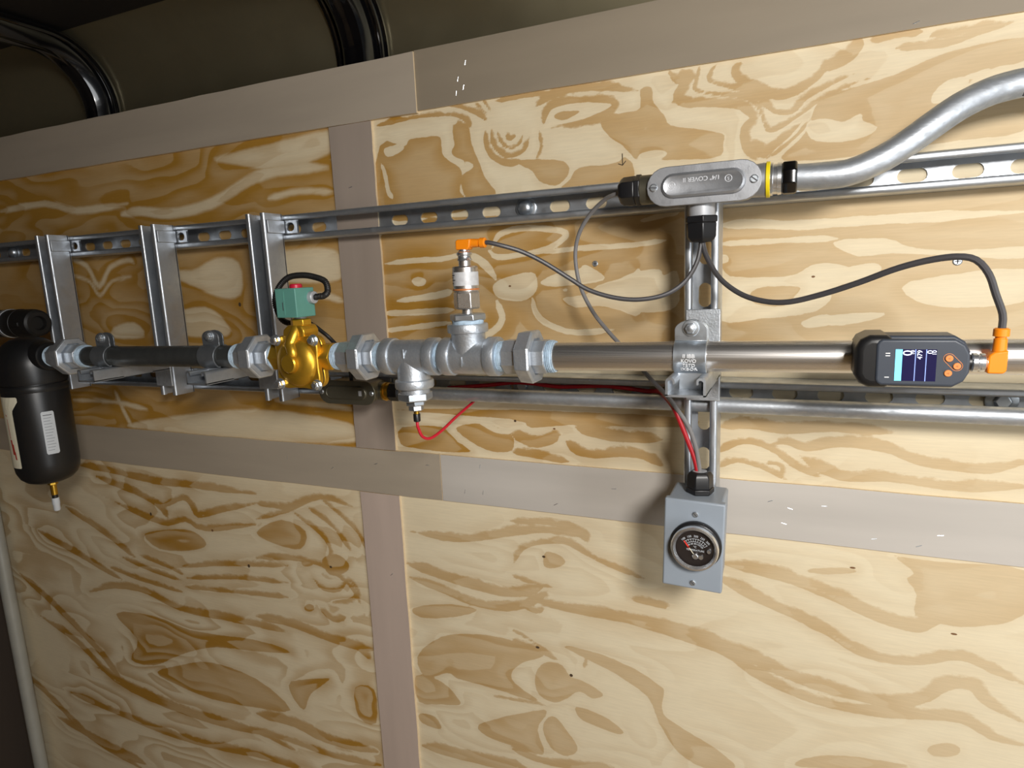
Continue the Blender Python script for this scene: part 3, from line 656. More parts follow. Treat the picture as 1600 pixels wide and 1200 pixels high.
# pencilled marks on the plywood
mb = MB()
mb.tube([(-0.2185, -0.0002, 1.6541), (-0.2182, -0.0002, 1.6392)], 0.0006, 5)
mb.tube([(-0.2243, -0.0002, 1.6413), (-0.2182, -0.0002, 1.6388), (-0.2137, -0.0002, 1.6440)], 0.0006, 5)
mb.tube([(-0.0097, -0.0002, 1.3481), (0.0049, -0.0002, 1.3476)], 0.0006, 5)
mb.tube([(-0.0096, -0.0002, 1.3430), (0.0051, -0.0002, 1.3426)], 0.0004, 5)
mb.build('pencil_mark', PENCIL, panel_ur)
def blemish(name, x, z, rx, rz, parent, m, a=0.0):
    M = facing((x, -0.0001, z)) @ Matrix.Rotation(a, 4, 'Z')
    MB().prism([(rx * math.cos(t), rz * math.sin(t)) for t in np.linspace(0, 2 * math.pi, 12, endpoint=False)], -.0004, .0002, M).build(name, m, parent, smooth=False)
for px, pz, rx, rz, pr_, m in ((-0.7905, 0.965, .004, .0035, panel_ll, HOLE), (-1.093, 1.0, .004, .004, panel_ll, KNOTBROWN), (-1.002, 0.935, .0045, .0055, panel_ll, HOLE), (-1.275, 1.015, .004, .006, panel_ll, HOLE),
                               (-0.355, 1.049, .004, .003, panel_lr, HOLE), (-0.372, 0.886, .005, .003, panel_lr, HOLE), (-0.3145, 0.848, .004, .004, panel_lr, HOLE), (0.083, 1.097, .005, .002, panel_lr, KNOTBROWN), (0.2, 1.025, .005, .002, panel_lr, KNOTBROWN),
                               (-0.945, 1.4645, .0045, .006, panel_ul, HOLE), (-0.33, 1.262, .003, .002, panel_ur, KNOTBROWN), (-0.395, 1.271, .003, .003, panel_ur, HOLE), (-0.394, 1.481, .003, .002, panel_ur, KNOTBROWN), (0.023, 1.4795, .003, .002, panel_ur, KNOTBROWN)):
    blemish('nail_hole' if m is HOLE else 'knot', px, pz, rx * .7, rz * .65, pr_, m)

mb = MB().box((X0, -2.4, 1.976), (X1, -0.052, 1.99))
structure(mb.build('ceiling', CEIL))['label'] = 'black ceiling liner'
structure(MB().box((X0, -2.4, -0.02), (X1, 0.04, 0.0)).build('floor', FLOOR))
structure(MB().box((X0 - .02, -2.4, 0), (X0, 0.04, 1.99)).build('wall_left', DARKWALL))
structure(MB().box((X0, -2.42, 0), (X1, -2.4, 1.99)).build('wall_front', ROOMWALL))

# curved roof bows
def roof_bow(x, label):
    t = thing('roof_bow', (x, 0.02, 1.70), label, 'roof bow', 'curved black roof bows')
    path = [(0.012, z, 0.0) for z in (1.66, 1.76, 1.85)]
    path += [(0.012 - 0.1 + 0.1 * math.cos(a), 1.85 + 0.1 * math.sin(a), a) for a in [math.pi / 2 * k / 14 for k in range(1, 15)]]
    path += [(-0.1 - d, 1.95, math.pi / 2) for d in (0.15, 0.5, 1.2, 2.2)]
    def sweep(sec):
        rings = []
        for y, z, a in path:
            rings.append([(x + u, y + math.cos(a) * w, z + math.sin(a) * w) for u, w in sec])
        return rings
    half = [(-.050, .021), (-.050, .017), (-.031, .016), (-.026, .004), (-.020, -.006), (-.010, -.010), (0, -.0085), (.006, -.0065), (.012, -.0085), (.020, -.008), (.027, .002), (.031, .016), (.050, .017), (.050, .021)]
    MB().loft(sweep(half)).build('bow_channel', GLOSSBLACK, t, angle=50)
    for u, w in ((-.040, .0145), (.041, .0145)):
        sec = [(u + .0035 * math.cos(q), w + .0035 * math.sin(q)) for q in np.linspace(0, 2 * math.pi, 8, endpoint=False)]
        MB().loft(sweep(sec)).build('edge_bead', GLOSSBLACK, t)
roof_bow(-1.285, 'glossy black curved roof bow in the dark upper left corner')
roof_bow(-0.650, 'glossy black curved roof bow above the upright beige board')

# ------------------------------------------------------------------ strut channel
def slotted_plate(mb, L0, L1, W, th, M, pitch=0.0541, start=0.0, sl=0.031, sh=0.0155, slots=True):
    """plate in local (x = length, y = width, z = 0..th)"""
    if not slots:
        mb.box((L0, -W / 2, 0), (L1, W / 2, th), M)
        return
    r = sh / 2
    a0 = sl / 2 - r
    def inner(t):
        c, s = math.cos(t), math.sin(t)
        if abs(s) * (a0 + r) > 0 and abs(c) * r <= abs(s) * a0:
            k = r / abs(s)
        else:
            # ray against the end circle centred at (+-a0, 0)
            e = abs(c) * a0
            k = e + math.sqrt(max(e * e - (a0 * a0 - r * r), 0))
        return (c * k, s * k)
    hp = pitch / 2
    corner = math.atan2(W / 2, hp)
    angs = sorted([2 * math.pi * k / 24 for k in range(24)] + [corner, math.pi - corner, math.pi + corner, 2 * math.pi - corner])
    def outer(t):
        c, s = math.cos(t), math.sin(t)
        k = min(hp / abs(c) if abs(c) > 1e-6 else 1e9, (W / 2) / abs(s) if abs(s) > 1e-6 else 1e9)
        return (c * k, s * k)
    n = len(angs)
    k0 = math.ceil((L0 + hp - start) / pitch - 1e-6)
    c = start + k0 * pitch
    first = c - hp
    if first - L0 > 1e-4:
        mb.box((L0, -W / 2, 0), (first, W / 2, th), M)
    while c + hp <= L1 + 1e-6:
        vs = []
        for z in (0, th):
            vs += [(c + outer(t)[0], outer(t)[1], z) for t in angs]
            vs += [(c + inner(t)[0], inner(t)[1], z) for t in angs]
        fs = []
        for k in range(n):
            q = (k + 1) % n
            fs.append((k, q, n + q, n + k))
            fs.append((2 * n + k, 3 * n + k, 3 * n + q, 2 * n + q))
            fs.append((n + k, n + q, 3 * n + q, 3 * n + k))
        mb.add(vs, fs, M)
        c += pitch
    last = c - hp
    if L1 - last > 1e-4:
        mb.box((last, -W / 2, 0), (L1, W / 2, th), M)

def strut_channel(mb, L0, L1, M, depth=0.0413, start=0.0, slots=True):
    """local x = length, y = width, z = 0 (back) .. depth (open lips)"""
    W, th, lip, ret = 0.0413, 0.0026, 0.0095, 0.007
    slotted_plate(mb, L0, L1, W, th, M, start=start, slots=slots)
    for s in (1, -1):
        h = W / 2
        # side, rounded lip and inward return as one profile
        arc = lambda cu, cw, r, a0, a1: [(cu + r * math.cos(math.radians(a0 + (a1 - a0) * k / 5)), cw + r * math.sin(math.radians(a0 + (a1 - a0) * k / 5))) for k in range(6)]
        pr = [(h, 0.001)] + arc(h - .0042, depth - .0042, .0042, 0, 90) + arc(h - lip + .0034, depth - .0034, .0034, 90, 180) + [(h - lip, depth - ret),
              (h - lip + th * .8, depth - ret), (h - lip + th * .8, depth - th - .0012), (h - lip + th * .8 + .0010, depth - th), (h - th - .0016, depth - th), (h - th, depth - th - .0016), (h - th, 0.001)]
        mb.loft([[(x, s * u, w) for u, w in pr] for x in (L0, L1)], M)

def axes(o, x, y, z):
    return Matrix(((x[0], y[0], z[0], o[0]), (x[1], y[1], z[1], o[1]), (x[2], y[2], z[2], o[2]), (0, 0, 0, 1)))

def hex_bolt(o, direction, r, parent, washer=True, m=ZINC2, name='bolt'):
    M = frame(o, direction)
    mb = MB()
    if washer:
        mb.lathe([(0, r * 1.45), (r * .22, r * 1.45), (r * .25, r * 1.3)], M, 24)
    mb.lathe([(r * .2, r), (r * .85, r), (r * 1.0, r * .82)], M, 6, HEX)
    mb.lathe([(r * .95, r * .7), (r * 1.1, r * .45)], M, 14)
    return mb.build(name, m, parent, bevel=r * .06)

RX0, RX1 = -1.74, 1.50
t = thing('strut_rail', (-0.5, 0, 1.5918), 'long slotted galvanized strut rail above the pipe, with the conduit body on it', 'strut rail', 'long horizontal strut rails')
mb = MB(); strut_channel(mb, RX0, RX1, axes((0, 0, 1.5918), (1, 0, 0), (0, 0, 1), (0, -1, 0)), start=-0.4178)
mb.build('channel', STRUT, t)
for x in (-0.3613, -1.595):
    M = frame((x, -0.0026, 1.593), (0, -1, 0))
    MB().lathe([(0, .0158), (.002, .0158), (.0026, .0145)], M, 28).lathe([(.002, .0118), (.006, .011), (.0095, .0085), (.0115, .0045)], M, 24).build('washer_head_bolt', ZINC2, t)
t = thing('strut_rail', (-0.5, 0, 1.3287), 'long slotted galvanized strut rail low behind the pipe, red wire lying in it', 'strut rail', 'long horizontal strut rails')
mb = MB(); strut_channel(mb, RX0, RX1, axes((0, 0, 1.3287), (1, 0, 0), (0, 0, 1), (0, -1, 0)), start=-0.0060)
mb.build('channel', STRUT, t)
for x in (-0.3770, 0.2270):
    M = frame((x, -0.0026, 1.329), (0, -1, 0))
    MB().lathe([(0, .0165), (.002, .0165), (.0026, .015)], M, 28).build('washer', ZINC2, t)
    MB().lathe([(.002, .0095), (.0085, .0095), (.010, .0078)], M, 6, HEX).build('hex_bolt', ZINC2, t, bevel=.0006)

def upright(cx, z0, z1, label, slots, fitting=True):
    t = thing('upright_strut', (cx, -0.0413, z0), label, 'strut', 'upright struts across the two rails')
    mb = MB()
    strut_channel(mb, z0, z1, axes((cx, -0.0415, 0), (0, 0, 1), (1, 0, 0), (0, -1, 0)), start=1.462, slots=slots)
    mb.build('channel', STRUT, t)
    if fitting:
        h = 0.0413 / 2
        # corner fitting: one leg on the strut's side, one leg across the rail mouth with an oval hole
        mb = MB()
        mb.box((cx + h, -0.080, 1.5815), (cx + h + .0045, -0.0425, 1.6025))
        mb.build('corner_fitting', STRUT, t, bevel=.0008)
        mb = MB()
        M = axes((cx + h + .0145, -0.0365, 1.592), (1, 0, 0), (0, 0, 1), (0, -1, 0))
        slotted_plate(mb, -.0145, .0145, .021, .004, M, pitch=.029, start=0.0, sl=.0165, sh=.0135)
        mb.build('fitting_leg', STRUT, t, bevel=.0005)
        hex_bolt((cx, -0.0441, 1.592), (0, -1, 0), .009, t)
    return t
upright(-1.3625, 1.306, 1.6135, 'upright galvanized strut nearest the black filter canister', False)
upright(-1.0620, 1.304, 1.6130, 'middle of the three plain upright struts behind the black pipe', False)
upright(-0.8060, 1.303, 1.6135, 'upright galvanized strut just left of the teal topped valve', False)
upright(-0.1030, 1.150, 1.6110, 'upright slotted strut that carries the grey gauge box', True, False)

def arm(cx, zt, label, up=0.002):
    """shallow strut cantilevered from an upright, open side up"""
    t = thing('cantilever_arm', (cx, -0.0835, zt - 0.0206), label, 'bracket arm', 'strut arms under the pipe')
    mb = MB()
    strut_channel(mb, 0.004, 0.144, axes((cx, -0.0835, zt - 0.0206), (0, -1, 0), (1, 0, 0), (0, 0, 1)), depth=0.0206, start=0.066)
    mb.build('channel', STRUT, t)
    mb = MB().box((cx - .0205, -0.0875, zt - .052), (cx + .0205, -0.0835, zt + up))
    mb.build('back_plate', ZINC, t, bevel=.001)
arm(-1.0620, PZ(-1.062) - 0.0170, 'strut arm under the black pipe near the filter')
arm(-0.8100, PZ(-0.81) - 0.0170, 'strut arm under the black pipe beside the gold valve')
arm(-0.1000, PZ(-0.10) - 0.0170, 'strut arm end on under the shiny steel tube', .062)

# ------------------------------------------------------------------ pipe clamps
def pipe_clamp(cx, pr_, label, stamped=False):
    zc = PZ(cx)
    t = thing('pipe_clamp', (cx, PY, zc - 0.035), label, 'pipe clamp', 'two piece pipe clamps on the strut arms')
    w, wn, th = 0.0345, 0.0240, 0.0022
    R1 = pr_ + 0.0003
    for s, nm in ((-1, 'front_strap'), (1, 'back_strap')):
        y_ = lambda d: PY + s * d
        # path in (distance from pipe axis plane, height): ear, shoulder, arc round the pipe, neck into the arm
        path = [(0.0030, zc + R1 + .0075)]
        for k in range(0, 13):
            a = math.radians(80 - 150 * k / 12)
            path.append((R1 * math.cos(a), zc + R1 * math.sin(a)))
        mb = MB()
        rings = []
        for i, (d, z) in enumerate(path):
            a, b = path[max(i - 1, 0)], path[min(i + 1, len(path) - 1)]
            tx, tz = b[0] - a[0], b[1] - a[1]
            l = math.hypot(tx, tz)
            nx, nz = -tz / l, tx / l
            if nx < 0:
                nx, nz = -nx, -nz
            rings.append([(cx - w / 2, y_(d), z), (cx + w / 2, y_(d), z), (cx + w / 2, y_(d + nx * th), z + nz * th), (cx - w / 2, y_(d + nx * th), z + nz * th)])
        mb.loft(rings)
        # ear with a rounded top
        ear = [(-w / 2, R1 + .0055), (w / 2, R1 + .0055)] + [(w / 2 * math.cos(q), R1 + .0125 + w / 2 * .62 * math.sin(q)) for q in np.linspace(0, math.pi, 12)]
        mb.prism(ear, 0, th, axes((cx, y_(.0030), zc), (1, 0, 0), (0, 0, 1), (0, s, 0)))
        d0, z0 = path[-1]
        neck = [(-w / 2, 0.004), (-w / 2, -.001), (-wn / 2, -.003), (-wn / 2, -.020), (-wn / 2 + .003, -.023), (wn / 2 - .003, -.023), (wn / 2, -.020), (wn / 2, -.003), (w / 2, -.001), (w / 2, 0.004)]
        mb.prism(neck, 0, th, axes((cx, y_(d0 + .0004), z0), (1, 0, 0), (0, 0, 1), (0, s, 0)))
        strap = mb.build(nm, ZINC2 if stamped else DARKZINC, t, bevel=.0005)
        if stamped and s < 0:
            for i, (tx, sz) in enumerate((('II IBB', .0060), ('KOVO', .0056), ('TSTD', .0056), ('IXBOR', .0060))):
                a = math.radians(8 - 15.5 * i)
                o = Vector((cx - .0005, PY - (R1 + th) * math.cos(a), zc + (R1 + th) * math.sin(a)))
                nrm = Vector((0, -math.cos(a), math.sin(a)))
                words(tx, sz, facing(o, (0, 0, 1), nrm), WHITE, strap, 'stamped_lettering', .0002)
    hex_bolt((cx, PY - .0052, zc + R1 + .0145), (0, -1, 0), .0062, t, m=ZINC2)
    MB().lathe([(0, .003), (.024, .003)], frame((cx, PY - .012, zc + R1 + .0145), (0, 1, 0)), 12).build('bolt_shank', ZINC2, t)
pipe_clamp(-1.0640, 0.0168, 'pipe clamp on the black pipe nearest the filter')
pipe_clamp(-0.8140, 0.0168, 'pipe clamp on the black pipe nearest the gold valve')
pipe_clamp(-0.0998, 0.0168, 'stamped steel pipe clamp round the shiny steel tube', True)

# ------------------------------------------------------------------ the pipe run, left to right
def seg(mb, xa, xb, ra, rb=None, n=32, ph=0.0, ch=0.0):
    M = PF(xa)
    L = xb - xa
    rb = ra if rb is None else rb
    if ch:
        mb.lathe([(0, ra - ch), (ch, ra), (L - ch, rb), (L, rb - ch)], M, n, ph)
    else:
        mb.lathe([(0, ra), (L, rb)], M, n, ph)
    return mb

def tape_ring(xa, xb, r, parent):
    M = PF(xa)
    L = xb - xa
    pr = []
    for k in range(13):
        u = k / 12
        pr.append((L * u, r + .0009 * math.sin(u * 26) - .0012 * (abs(u - .5) * 2) ** 3))
    MB().lathe(pr, M, 30).build('thread_tape', TEFLON, parent)

def union(xl, x0, x1, xr, xt, label):
    """left body, octagonal nut x0..x1, tailpiece to xr, tape to xt"""
    t = thing('pipe_union', P((x0 + x1) / 2), label, 'pipe union', 'octagonal galvanized pipe unions')
    mb = MB(); seg(mb, xl, x0 + .002, .0220, n=8, ph=OCT, ch=.0012); mb.build('body', ZINC, t)
    M = PF(x0)
    L = x1 - x0
    MB().lathe([(0, .0265), (.003, .0325), (L - .0025, .0338), (L, .0322), (L, .0235), (L - .004, .0225)], M, 8, OCT).build('nut', ZINC, t, bevel=.0008)
    mb = MB(); seg(mb, x1 - .006, xr, .0212, n=8, ph=OCT, ch=.0012); mb.build('tailpiece', ZINC, t)
    tape_ring(xr - .0005, xt, .0192, t)
    tape_ring(xl - .012, xl + .0005, .0185, t)
    return t

union(-1.2000, -1.1740, -1.1500, -1.1240, -1.1130, 'galvanized union screwed into the black filter canister')
union(-0.7560, -0.7380, -0.7140, -0.6920, -0.6885, 'galvanized union between the black pipe and gold valve')
union(-0.5690, -0.5450, -0.5235, -0.5090, -0.4990, 'galvanized union just right of the gold valve')
union(-0.3215, -0.3020, -0.2805, -0.2660, -0.2570, 'galvanized union at the end of the shiny steel tube')

mb = MB(); seg(mb, -1.1145, -0.7670, .0167, n=36)
tag(mb.build('black_pipe', BLACKPIPE), 'dark iron pipe length between filter union and valve union', 'pipe')
mb = MB(); seg(mb, -0.2580, 1.50, .0166, n=48)
tag(mb.build('steel_tube', STAINLESS), 'shiny stainless steel tube running off to the right', 'pipe')

def tee(xa, xb, up, label):
    xc = (xa + xb) / 2 + (-.004 if up > 0 else 0)
    t = thing('pipe_tee', P(xc), label, 'pipe tee', 'galvanized pipe tees')
    mb = MB()
    seg(mb, xa + .004, xb - .004, .0222, n=40)
    Mb = frame(P(xc), (0, 0, up), (1, 0, 0))
    mb.lathe([(0, .0216), (.030, .0216), (.036, .0240)], Mb, 40)
    mb.build('body', ZINC, t)
    for a, b in ((xa, xa + .0155), (xb - .0155, xb)):
        M = PF(a)
        L = b - a
        MB().lathe([(0, .0205), (.0005, .0240), (.002, .0247), (L - .002, .0247), (L - .0005, .0240), (L, .0205)], M, 40).build('end_band', ZINC, t)
    MB().lathe([(.030, .0220), (.031, .0252), (.033, .0258), (.040, .0258), (.0415, .0250), (.0418, .019)], Mb, 40).build('branch_band', ZINC, t)
    MB().box((-.0008, -.006, .0219), (.0008, .006, .0232), axes(P(xc) + Vector((.0, 0, -.004 if up > 0 else .006)), (1, 0, 0), (0, 0, 1), (0, -1, 0))).build('casting_mark', ZINC, t)
    return t, xc
tee_down, xd = tee(-0.4985, -0.4160, -1, 'galvanized tee whose branch points down to the red wire')
tee_up, xu = tee(-0.4085, -0.3300, 1, 'galvanized tee whose branch points up to the sensor')
xu = -0.3725
for a, b, lab in ((-0.4170, -0.4075, 'short taped nipple between the two tees'), (-0.3310, -0.3200, 'short taped nipple between the up tee and last union')):
    t = thing('pipe_nipple', P(a), lab, 'pipe nipple')
    mb = MB(); seg(mb, a - .006, b + .006, .0165); mb.build('threaded_pipe', ZINC, t)
    tape_ring(a, b, .0186, t)

# probe under the first tee
zb = PZ(xd) - 0.0418
t = thing('conductor_probe', (xd, PY, zb - .03), 'small zinc probe plug under the down pointing tee', 'probe')
D = frame((xd, PY, zb), (0, 0, -1), (1, 0, 0))
MB().lathe([(-.004, .0195), (.004, .0202), (.008, .0200)], D, 32).build('bushing_thread', ZINC, t)
MB().lathe([(.006, .0200), (.0065, .0232), (.0155, .0232), (.0165, .0215)], D, 6, 0.35).build('hex_bushing', ZINC2, t, bevel=.0008)
MB().lathe([(.0160, .0125), (.0165, .0135), (.0230, .0135), (.0240, .0122)], D, 6, 0.1).build('hex_nut', ZINC2, t, bevel=.0006)
MB().lathe([(.0235, .0095), (.0240, .0102), (.0300, .0102), (.0310, .0092)], D, 6, 0.3).build('lock_nut', ZINC2, t, bevel=.0005)
MB().lathe([(.0305, .0038), (.0370, .0038)], D, 14).build('terminal_stud', BRASS2, t)
MB().lathe([(.0355, .0042), (.0365, .0048), (.0455, .0048), (.0465, .0036)], D, 16).build('heat_shrink_sleeve', BLACKPL, t)
RED_THIN = [(xd, PY, zb - .0455), (xd, PY, zb - .052)] + RED_THIN[2:]
tag(MB().tube(smooth_path(RED_THIN), .0021, 10).build('probe_wire', REDWIRE), 'thin red wire looping from the probe up behind the conduit', 'wire')

# pressure transmitter on the second tee
zt = PZ(xu) + 0.0415
t = thing('pressure_transmitter', (xu, PY, zt), 'slim steel pressure transmitter standing on the up pointing tee', 'sensor')
U = frame((xu, PY, 0), (0, 0, 1), (1, 0, 0))
MB().lathe([(zt - .004, .0192), (1.4445, .0200), (1.4460, .0190)], U, 30).build('thread_tape', TEFLON, t)
MB().lathe([(1.4445, .0215), (1.4452, .0230), (1.4520, .0230), (1.4530, .0215)], U, 6, 0.25).build('hex_bushing', ZINC2, t, bevel=.0008)
MB().lathe([(1.4525, .0068), (1.4590, .0068)], U, 20).build('threaded_neck', STAINLESS, t)
MB().lathe([(1.4585, .0150), (1.4600, .0168), (1.4790, .0168), (1.4805, .0150)], U, 6, 0.25).build('hex_base', STAINLESS, t, bevel=.0008)
body = MB().lathe([(1.4800, .0145), (1.4810, .0160), (1.5095, .0160), (1.5110, .0148), (1.5115, .008)], U, 36).build('housing', STAINLESS, t)
MB().lathe([(1.4875, .0162), (1.5040, .0162)], U, 36, caps=False).build('label_band', SENSORLABEL, body)
MB().lathe([(1.4818, .0163), (1.4838, .0164)], U, 36, caps=False).build('orange_ring', COPPER, body)
for i, (z, a0, a1) in enumerate(((1.5005, 3.6, 4.25), (1.4975, 3.6, 4.0), (1.4945, 3.6, 4.3), (1.4905, 3.65, 4.1))):
    vs, fs = [], []
    for k in range(9):
        a = a0 + (a1 - a0) * k / 8
        for h in (z - .0005, z + .0005):
            vs.append((xu + .01635 * math.cos(a), PY + .01635 * math.sin(a), h))
    fs = [(2 * k, 2 * k + 2, 2 * k + 3, 2 * k + 1) for k in range(8)]
    MB().add(vs, fs).build('printed_line', INKDARK, body, smooth=False)
MB().lathe([(1.5110, .0078), (1.5180, .0078)], U, 20).build('connector_post', STAINLESS, t)
MB().lathe([(1.5175, .0085), (1.5185, .0095), (1.5205, .0082), (1.5235, .0082), (1.5250, .0096), (1.5275, .0096), (1.5290, .0070), (1.5315, .0066)], U, 18).build('coupling_nut', CHROME, t)

def elbow_plug(name, label, base, out, up, mats, L_out, L_up):
    """right angle cordset plug: block on the coupling, ribbed barrel along out"""
    base, out, up = Vector(base), Vector(out).normalized(), Vector(up).normalized()
    t = thing(name, base, label, 'cable plug', 'orange right angle cable plugs')
    sx = out.cross(up)
    M = axes(base, out, sx, up)
    mb = MB()
    hw = .0066
    # block with a chamfered outer corner
    pr = [(-.0085, 0.0), (.0075, 0.0), (.0105, L_up * .28), (.0120, L_up), (-.0060, L_up), (-.0085, L_up * .84)]
    mb.add([(x, -hw, z) for x, z in pr] + [(x, hw, z) for x, z in pr], [tuple(range(6))[::-1], tuple(range(6, 12))] + [(k, (k + 1) % 6, 6 + (k + 1) % 6, 6 + k) for k in range(6)], M)
    mb.build('elbow_block', ORANGE, t, bevel=.0013)
    F = frame(base + up * (L_up * .62), out, up)
    MB().lathe([(.006, .0056), (L_out * .70, .0050), (L_out * .71, .0042), (L_out * .76, .0042), (L_out * .77, .0061), (L_out * .97, .0061), (L_out, .0048)], F, 18).build('cable_grip', ORANGE, t)
    return t, base + up * (L_up * .62) + out * L_out
_, e1 = elbow_plug('cable_plug', 'orange right angle plug on top of the pressure transmitter', (xu, PY, 1.5308), (1, 0, -0.02), (0, 0, 1), None, .030, .0125)
CABLE_LEFT = [tuple(e1 - Vector((.003, 0, 0))), tuple(e1 + Vector((.004, 0, -.0002)))] + CABLE_LEFT[1:]
tag(MB().tube(smooth_path(CABLE_LEFT), .0027, 10).build('sensor_cable', CABLE), 'dark cable sagging from the transmitter plug to the middle gland', 'cable')

# ------------------------------------------------------------------ gold solenoid valve
vx, vz = -0.6340, 1.3900
t = thing('solenoid_valve', (vx, PY, PZ(vx)), 'gold brass diaphragm valve with a teal coil box and red cap', 'valve')
mb = MB()
seg(mb, -0.6890, -0.6600, .0212, n=6, ph=HEX, ch=.001)
seg(mb, -0.6080, -0.5820, .0205, n=6, ph=HEX, ch=.001)
seg(mb, -0.6640, -0.6040, .0195, n=28)
def lobed(s=1.0, n=56):
    return [((.0365 + .0105 * abs(math.sin(2 * q)) ** 3) * s * math.cos(q), (.0365 + .0105 * abs(math.sin(2 * q)) ** 3) * s * math.sin(q)) for q in [2 * math.pi * k / n for k in range(n)]]
MV = facing((vx, 0, vz))
mb.lathe([(.160, .022), (.176, .033), (.186, .034)], MV, 36)
mb.build('valve_body', BRASS, t, bevel=.0008)
MB().prism(lobed(1.0), .1855, .1955, MV).build('body_flange', BRASS, t, bevel=.0018)
MB().prism(lobed(.985), .1955, .1970, MV).build('diaphragm', RUBBER, t)
bon = MB().prism(lobed(1.0), .1970, .2065, MV).build('bonnet_flange', BRASS, t, bevel=.0018)
MB().lathe([(.205, .0345), (.208, .0335), (.2125, .0300), (.2155, .0240), (.217, .0200), (.2172, .0150), (.2180, .0135), (.2235, .0128), (.2250, .0112)], MV, 40).build('bonnet_dome', BRASS, bon)
mb = MB()
mb.tube(smooth_path([(vx - .004, -.2145, vz + .004), (vx + .003, -.2150, vz + .014), (vx - .002, -.2120, vz + .026), (vx + .001, -.2070, vz + .038), (vx + .002, -.200, vz + .048)], .003), .0085, 16)
mb.build('pilot_passage', BRASS, bon)
mb = MB()
mb.prism([(-.021, .034), (.017, .034), (.019, .044), (.014, .052), (-.010, .052), (-.019, .046)], .176, .2075, MV)
mb.build('pilot_block', BRASS, t, bevel=.003, segs=3)
MB().lathe([(vz + .050, .0125), (vz + .0515, .0145), (vz + .0590, .0145), (vz + .0605, .0125)], frame((vx + .003, -.194, 0), (0, 0, 1), (1, 0, 0)), 6, .4).build('stem_hex', BRASS, t, bevel=.0006)
MB().lathe([(vz + .0600, .0082), (vz + .0645, .0082)], frame((vx + .003, -.194, 0), (0, 0, 1), (1, 0, 0)), 20).build('stem_collar', HUBGREY, t)
for sx in (-1, 1):
    for sz in (-1, 1):
        o = Vector((vx + sx * .0330, -.2065, vz + sz * .0312))
        M = frame(o, (0, -1, 0))
        b = MB().lathe([(0, .0082), (.0012, .0082)], M, 20).lathe([(.001, .0066), (.0062, .0066), (.0072, .0055)], M, 6, .3).build('bonnet_bolt', ZINC2, t, bevel=.0005)
        MB().lathe([(.0068, .0042), (.0085, .0038)], M, 14).build('bolt_end', CHROME, b)
coil = MB()
c0, c1 = (vx - .0140, -.2205, 1.4533), (vx + .0215, -.1735, 1.4930)
coil.prism([(c0[0], c0[1]), (c1[0], c0[1]), (c1[0], c1[1] - .010), (c1[0] - .010, c1[1]), (c0[0], c1[1])], c0[2], c1[2])
coil = coil.build('coil_box', TEAL, t, bevel=.0012)
MB().box((c0[0] + .014, c0[1] - .0006, c0[2] + .004), (c0[0] + .0155, c0[1] + .001, c1[2] - .004)).build('box_seam', TEAL, coil)
MB().box((c0[0] + .0118, c0[1] - .0003, c0[2] + .010), (c0[0] + .0128, c0[1] + .001, c0[2] + .021)).build('embossed_mark', INKDARK, coil)
MB().lathe([(c1[2] - .001, .0088), (c1[2] + .004, .0085), (c1[2] + .0055, .0070)], frame((vx + .002, -.196, 0), (0, 0, 1)), 20).build('red_cap', REDCAP, t)
MB().lathe([(0, .0085), (.006, .0085), (.007, .0075)], frame((c1[0], -.190, 1.4790), (1, 0, 0)), 18).build('conduit_hub', HUBGREY, coil)

def corrugated(name, pts, r, label, cat):
    sp = smooth_path(pts, .00075)
    rad = [r * (1 + .10 * math.sin(k * 2 * math.pi / 4)) for k in range(len(sp))]
    return tag(MB().tube(sp, r, 12, rad).build(name, RUBBER), label, cat)
COIL_CONDUIT = [(c1[0] + .005, -.190, 1.4790), (c1[0] + .012, -.188, 1.4800)] + COIL_CONDUIT[1:]
corrugated('corrugated_conduit', COIL_CONDUIT, .0042, 'black corrugated sleeve looping over the teal coil box', 'conduit')
tag(MB().tube(smooth_path(VALVE_CABLE), .0030, 10).build('valve_lead', RUBBER), 'black lead dropping behind the gold valve to the bronze conduit body', 'cable')

# ------------------------------------------------------------------ filter canister
fx = -1.2790
fz = PZ(fx)
t = thing('air_filter', (fx, PY, 1.09), 'black filter canister with cream and grey labels at the left edge', 'filter')
V = frame((fx, PY, 0), (0, 0, 1), (1, 0, 0))
MB().lathe([(1.340, .0480), (1.341, .0525), (1.347, .0535), (1.372, .0535), (1.384, .0520), (1.400, .0465), (1.412, .038), (1.420, .026), (1.424, .012), (1.4245, .002)], V, 48).build('head', BOWLBLACK, t)
mb = MB(); seg(mb, fx + .030, -1.2160, .0270, .0250, n=32, ch=.002); mb.build('outlet_port', BOWLBLACK, t)
mb = MB(); seg(mb, -1.334, fx - .030, .0250, .0270, n=32, ch=.002); mb.build('inlet_port', BOWLBLACK, t)
bowl = MB().lathe([(1.1500, .010), (1.1515, .026), (1.1560, .0370), (1.1640, .0450), (1.1760, .0500), (1.1920, .0518), (1.325, .0518), (1.330, .0505), (1.332, .0490), (1.3405, .0490)], V, 56).build('bowl', BOWLBLACK, t)
MB().lathe([(1.326, .0521), (1.3305, .0530), (1.335, .0530), (1.3385, .0515)], V, 56).build('bowl_ring', BOWLBLACK, t)

